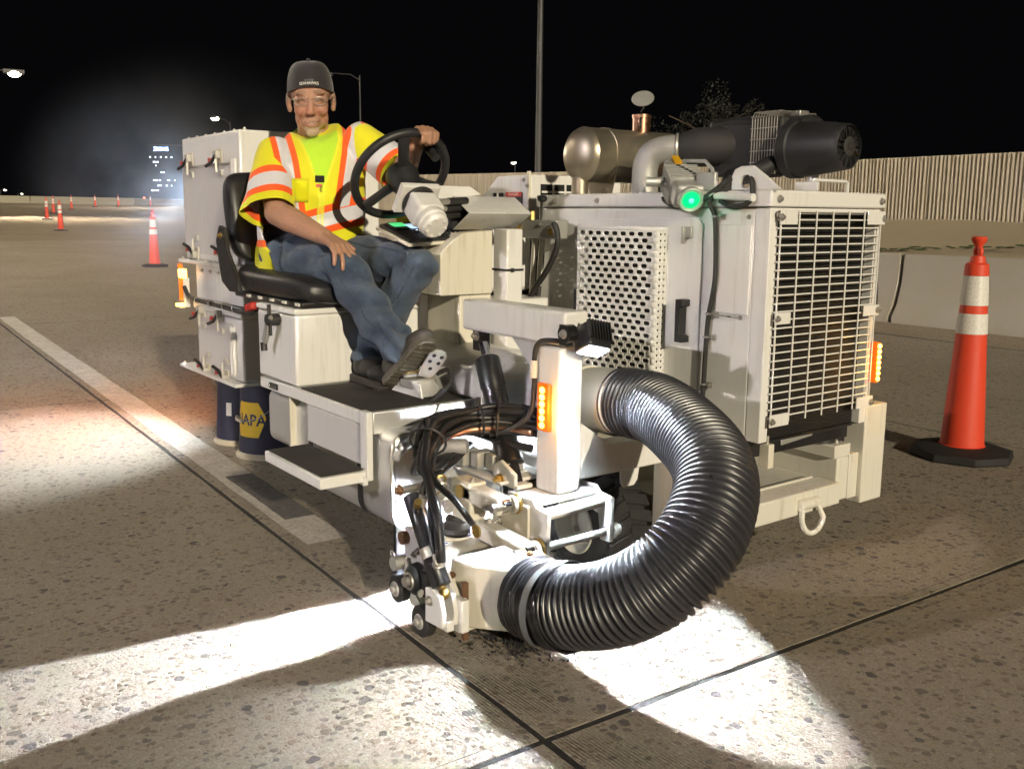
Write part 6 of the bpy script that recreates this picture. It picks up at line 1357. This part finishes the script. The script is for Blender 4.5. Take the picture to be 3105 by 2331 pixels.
# ---- jeans
jg = G()
def leg(hip, kn, an, r):
    cap(jg, hip, hip.lerp(kn, .5), r[0], r[1], 18); cap(jg, hip.lerp(kn, .5), kn, r[1], r[2], 18); m1 = kn.lerp(an, .45)+(V((-.02, 0, 0))); cap(jg, kn, m1, r[2], r[3], 18); cap(jg, m1, an, r[3], r[4], 18)
leg(R_hip, R_kn, R_an, (.097, .087, .072, .070, .064)); leg(L_hip, L_kn, L_an, (.097, .087, .072, .070, .064)); cap(jg, (-3.44, 1.53, 1.0), (-3.44, 1.68, 1.0), .11, .11); cap(jg, (-3.44, 1.6, .97), (-3.43, 1.6, 1.06), .12, .115)
jm = remesh(jg, .0060, 6, .5); P_ = coords(jm); nr = np.empty(len(P_)*3, np.float32); jm.vertices.foreach_get('normal', nr); nr = nr.reshape(-1, 3)
def jfold(P):
    x_, y_, z_ = P[:, 0], P[:, 1], P[:, 2]
    near_knee = np.exp(-(np.minimum(np.linalg.norm(P-np.array(R_kn), axis=1), np.linalg.norm(P-np.array(L_kn), axis=1))/.12)**2); near_an = np.exp(-(np.minimum(np.linalg.norm(P-np.array(R_an), axis=1), np.linalg.norm(P-np.array(L_an), axis=1))/.11)**2); near_hip = np.exp(-(np.abs(x_+3.33)/.10)**2)
    a = np.sin(z_*85+x_*30+2.0*np.sin(y_*33+x_*12)); b_ = np.sin((x_+z_*.5)*75+2.2*np.sin(y_*28)); c_ = np.sin((x_*.8-z_*.9)*38+1.8*np.sin(y_*19+z_*13))
    return a*near_an*1.3+b_*(near_knee*.7+near_hip*.9)+c_*.7
jm.vertices.foreach_set('co', (P_+nr*(jfold(P_)*.0100)[:, None]).astype(np.float32).ravel()); jm.update()
fade = np.clip(jfold(P_)*.35+.35, 0, 1); set_attr(jm, 'fade', fade)
def denim():
    m, nt, b = nodes_of('denim'); a = N(nt, 'ShaderNodeAttribute'); a.attribute_name = 'fade'
    g_ = N(nt, 'ShaderNodeNewGeometry'); w = N(nt, 'ShaderNodeTexWave'); w.inputs['Scale'].default_value = 260; w.bands_direction = 'DIAGONAL'; ln(nt, g_.outputs['Position'], w.inputs['Vector']); n1 = noise(nt, 500, 3, .7); n2 = noise(nt, 16, 5, .65)
    c = mixc(nt, a.outputs['Fac'], (.040, .062, .110), (.105, .145, .205)); c = mixc(nt, mth(nt, 'MULTIPLY', n1, .55), c, (.022, .034, .065)); c = mixc(nt, mth(nt, 'MULTIPLY', ramp(nt, n2, [(.45, 0.), (.75, 1.)]), .5), c, (.13, .17, .22)); ln(nt, c, b.inputs['Base Color'])
    b.inputs['Roughness'].default_value = .85; b.inputs['Sheen Weight'].default_value = .15; b.inputs['Specular IOR Level'].default_value = .2; bump(nt, b, mth(nt, 'ADD', mth(nt, 'MULTIPLY', n1, .35), mth(nt, 'ADD', n2, mth(nt, 'MULTIPLY', noise(nt, 60, 4, .6), .5))), .75, .008)
denim(); jeans = mesh_obj('jeans', jm, 'denim', person)
# side seams
def seam(a, b, off, n=14):
    g = G(); pts = []
    for i in range(n+1):
        c = a.lerp(b, i/n); dct = off
        r_ = jeans.ray_cast(c+dct*.3, -dct); pts.append((r_[1]+dct*.001) if r_[0] else c+dct*.09)
    g.tube(pts, .0022, 6); g.build('trouser_seam', 'denim', person)
seam(R_hip.lerp(R_kn, .2), R_kn, V((.1, -.85, .5)).normalized()); seam(L_hip.lerp(L_kn, .25), L_kn, V((.1, -.7, .7)).normalized()); seam(L_kn, L_an, V((.75, -.6, 0)).normalized()); seam(R_kn, R_an, V((.5, -.85, 0)).normalized())
# ---- shoes
paint('shoe_grey', (.055, .050, .045), .6, wear=.6, scale=30, bmp=.3); paint('shoe_black', (.012, .011, .011), .6, wear=.5, scale=30); paint('sole', (.085, .075, .06), .75, wear=.7, scale=30); paint('sole_dark', (.03, .026, .022), .75, wear=.6)
def shoe(heel, toe, up, mats, ankle):
    heel, toe = V(heel), V(toe); d = (toe-heel).normalized(); upv = V(up); upv = (upv-d*upv.dot(d)).normalized(); s = upv.cross(d); L_ = (toe-heel).length; g = G(); R3 = Matrix((d, s, upv)).transposed()
    def e(t, h, rx, ry, rz): g.sph(heel+d*(L_*t)+upv*h, (rx, ry, rz), 18, 12, R=R3)
    e(.16, .045, .055, .038, .042); e(.45, .045, .08, .042, .040); e(.76, .034, .072, .047, .034); e(.90, .030, .036, .040, .027); cap(g, heel+d*(L_*.20)+upv*.05, ankle, .040, .046)
    up_me = remesh(g, .005, 4, .5); sh = mesh_obj('shoe', up_me, mats[0], person)
    g = G(); prof = [(-.10, .030), (-.02, .037), (.2, .040), (.42, .037), (.6, .044), (.8, .048), (.95, .038), (1.03, .018)]
    pl = [(t, w) for t, w in prof]+[(t, -w) for t, w in prof[::-1]]; g.rings([[heel+d*(L_*t)+s*w+upv*(h+.012*max(0, t-.75)) for t, w in pl] for h in (-.012, .014)]); g.build('shoe_sole', mats[1], sh, bevel=.004)
    for k in range(11):
        t = .02+.088*k; w = np.interp(t, [q[0] for q in prof], [q[1] for q in prof]); c_ = heel+d*(L_*t)-upv*(.014-.012*max(0, t-.75)); g = G(); g.obox(c_, d*.006, s*float(w)*.92, upv*.004); g.build('sole_tread', mats[1], sh)
    return sh
shoe((-2.775, 1.595, .590), (-2.625, 1.650, .735), (-.66, .10, .74), ('shoe_grey', 'sole'), R_an+V((-.005, 0, .0)))
shoe((-3.02, 1.60, .566), (-2.80, 1.600, .566), (0, 0, 1), ('shoe_black', 'sole_dark'), L_an)
for nm, an, kn in (('cuff', R_an, R_kn), ('cuff', L_an, L_kn)): pass
# ---- foot pedal of the machine
pe = part('foot_pedal', M)
pu = V((.72, .12, .68)).normalized(); pn = V((.66, -.30, -.62)); 
pp0 = V((-2.622, 1.665, .668)); pdv = V((.10, .02, .12)).normalized(); psv = V((.35, .93, -.05)); psv = (psv-pdv*psv.dot(pdv)).normalized(); pnv = pdv.cross(psv)
g = G(); outl = [(-.075, -.024), (-.03, -.032), (.03, -.032), (.05, -.02), (.056, 0), (.05, .02), (.03, .032), (-.03, .032), (-.075, .024)]
g.rings([[pp0+pdv*a+psv*b_+pnv*h for a, b_ in outl] for h in (-.003, .003)]); g.build('pedal_plate', 'cast_aluminium', pe, bevel=.002)
for a, b_ in ((.028, -.014), (.028, .014), (.0, -.016), (.0, .016), (-.03, 0)): G().cyl(pp0+pdv*a+psv*b_-pnv*.0045, pp0+pdv*a+psv*b_+pnv*.0045, .007, n=14).build('hole_disc', 'foam_black', pe)  # black discs stand in for the shade in the plate's holes
G().box(-2.735, -2.655, 1.600, 1.690, .575, .605).build('pedal_base', 'cast_aluminium', pe, bevel=.004); G().box(-2.73, -2.70, 1.61, 1.68, .6055, .628).build('pedal_hinge', 'brass', pe, bevel=.003); G().cyl((-2.69, 1.59, .617), (-2.69, 1.70, .617), .007).build('hinge_pin', 'steel', pe)
G().prism([(-2.80, .553), (-2.735, .60), (-2.62, .60), (-2.60, .553)], 'y', 1.605, 1.61).build('pedal_side', WP, pe); G().obox((-2.635, 1.645, .5785), (.03, 0, -.022), (0, .045, 0), (.002, 0, .003)).build('pedal_ramp', 'aluminium', pe, bevel=.002)
G().tube(spline([(-2.66, 1.70, .62), (-2.62, 1.72, .635), (-2.59, 1.71, .60), (-2.58, 1.66, .565), (-2.56, 1.58, .53), (-2.545, 1.50, .49), (-2.52, 1.44, .46)], 6), .0085, 8).build('pedal_cable', 'rubber', pe)

# ================================================================== dust drifting behind the hopper, lit by its rear lamp
def dust_mat():
    m = bpy.data.materials.new('dust_volume'); m.use_nodes = True; nt = m.node_tree; nt.nodes.remove(nt.nodes['Principled BSDF']); MATS['dust_volume'] = m
    pv = N(nt, 'ShaderNodeVolumePrincipled'); pv.inputs['Color'].default_value = (.9, .93, 1, 1); pv.inputs['Anisotropy'].default_value = .25
    tc = N(nt, 'ShaderNodeTexCoord'); ln_ = N(nt, 'ShaderNodeVectorMath', operation='LENGTH'); ln(nt, tc.outputs['Object'], ln_.inputs[0])
    fall = mth(nt, 'SUBTRACT', 1.0, ln_.outputs['Value'], clamp=True); nz = noise(nt, 1.6, 4, .65); d = mth(nt, 'MULTIPLY', mth(nt, 'POWER', fall, 2.2), ramp(nt, nz, [(.35, .05), (.65, 1.)])); d = mth(nt, 'MULTIPLY', d, .60)
    ln(nt, d, pv.inputs['Density']); ln(nt, pv.outputs[0], nt.nodes['Material Output'].inputs['Volume'])
dust_mat()
g = G(); g.sph((0, 0, 0), 1.0, 24, 14); dc = g.build('dust_cloud', 'dust_volume'); dc.location = (-5.75, 1.82, 1.30); dc.scale = (1.9, .90, .85); tag(dc, 'pale blue dust drifting in the lamp beam behind the hopper', 'dust', kind='stuff')
cy.volume_step_rate = 2.0

# loose black grit thrown out under the cutting head
g = G(); rng = np.random.RandomState(11)
for _ in range(900):
    c = V((-1.95+rng.normal(0, .07), 1.50+rng.normal(0, .05), .004)); r_ = rng.uniform(.0008, .0034); e_ = Euler(rng.uniform(0, 3, 3)).to_matrix(); g.obox(c+V((0, 0, r_*.4)), e_@V((r_, 0, 0)), e_@V((0, r_*.8, 0)), e_@V((0, 0, r_*.6)))
tag(g.build('grit', 'cone_rubber'), 'loose black grit on the pavement below the cutting head', 'grit', kind='stuff')
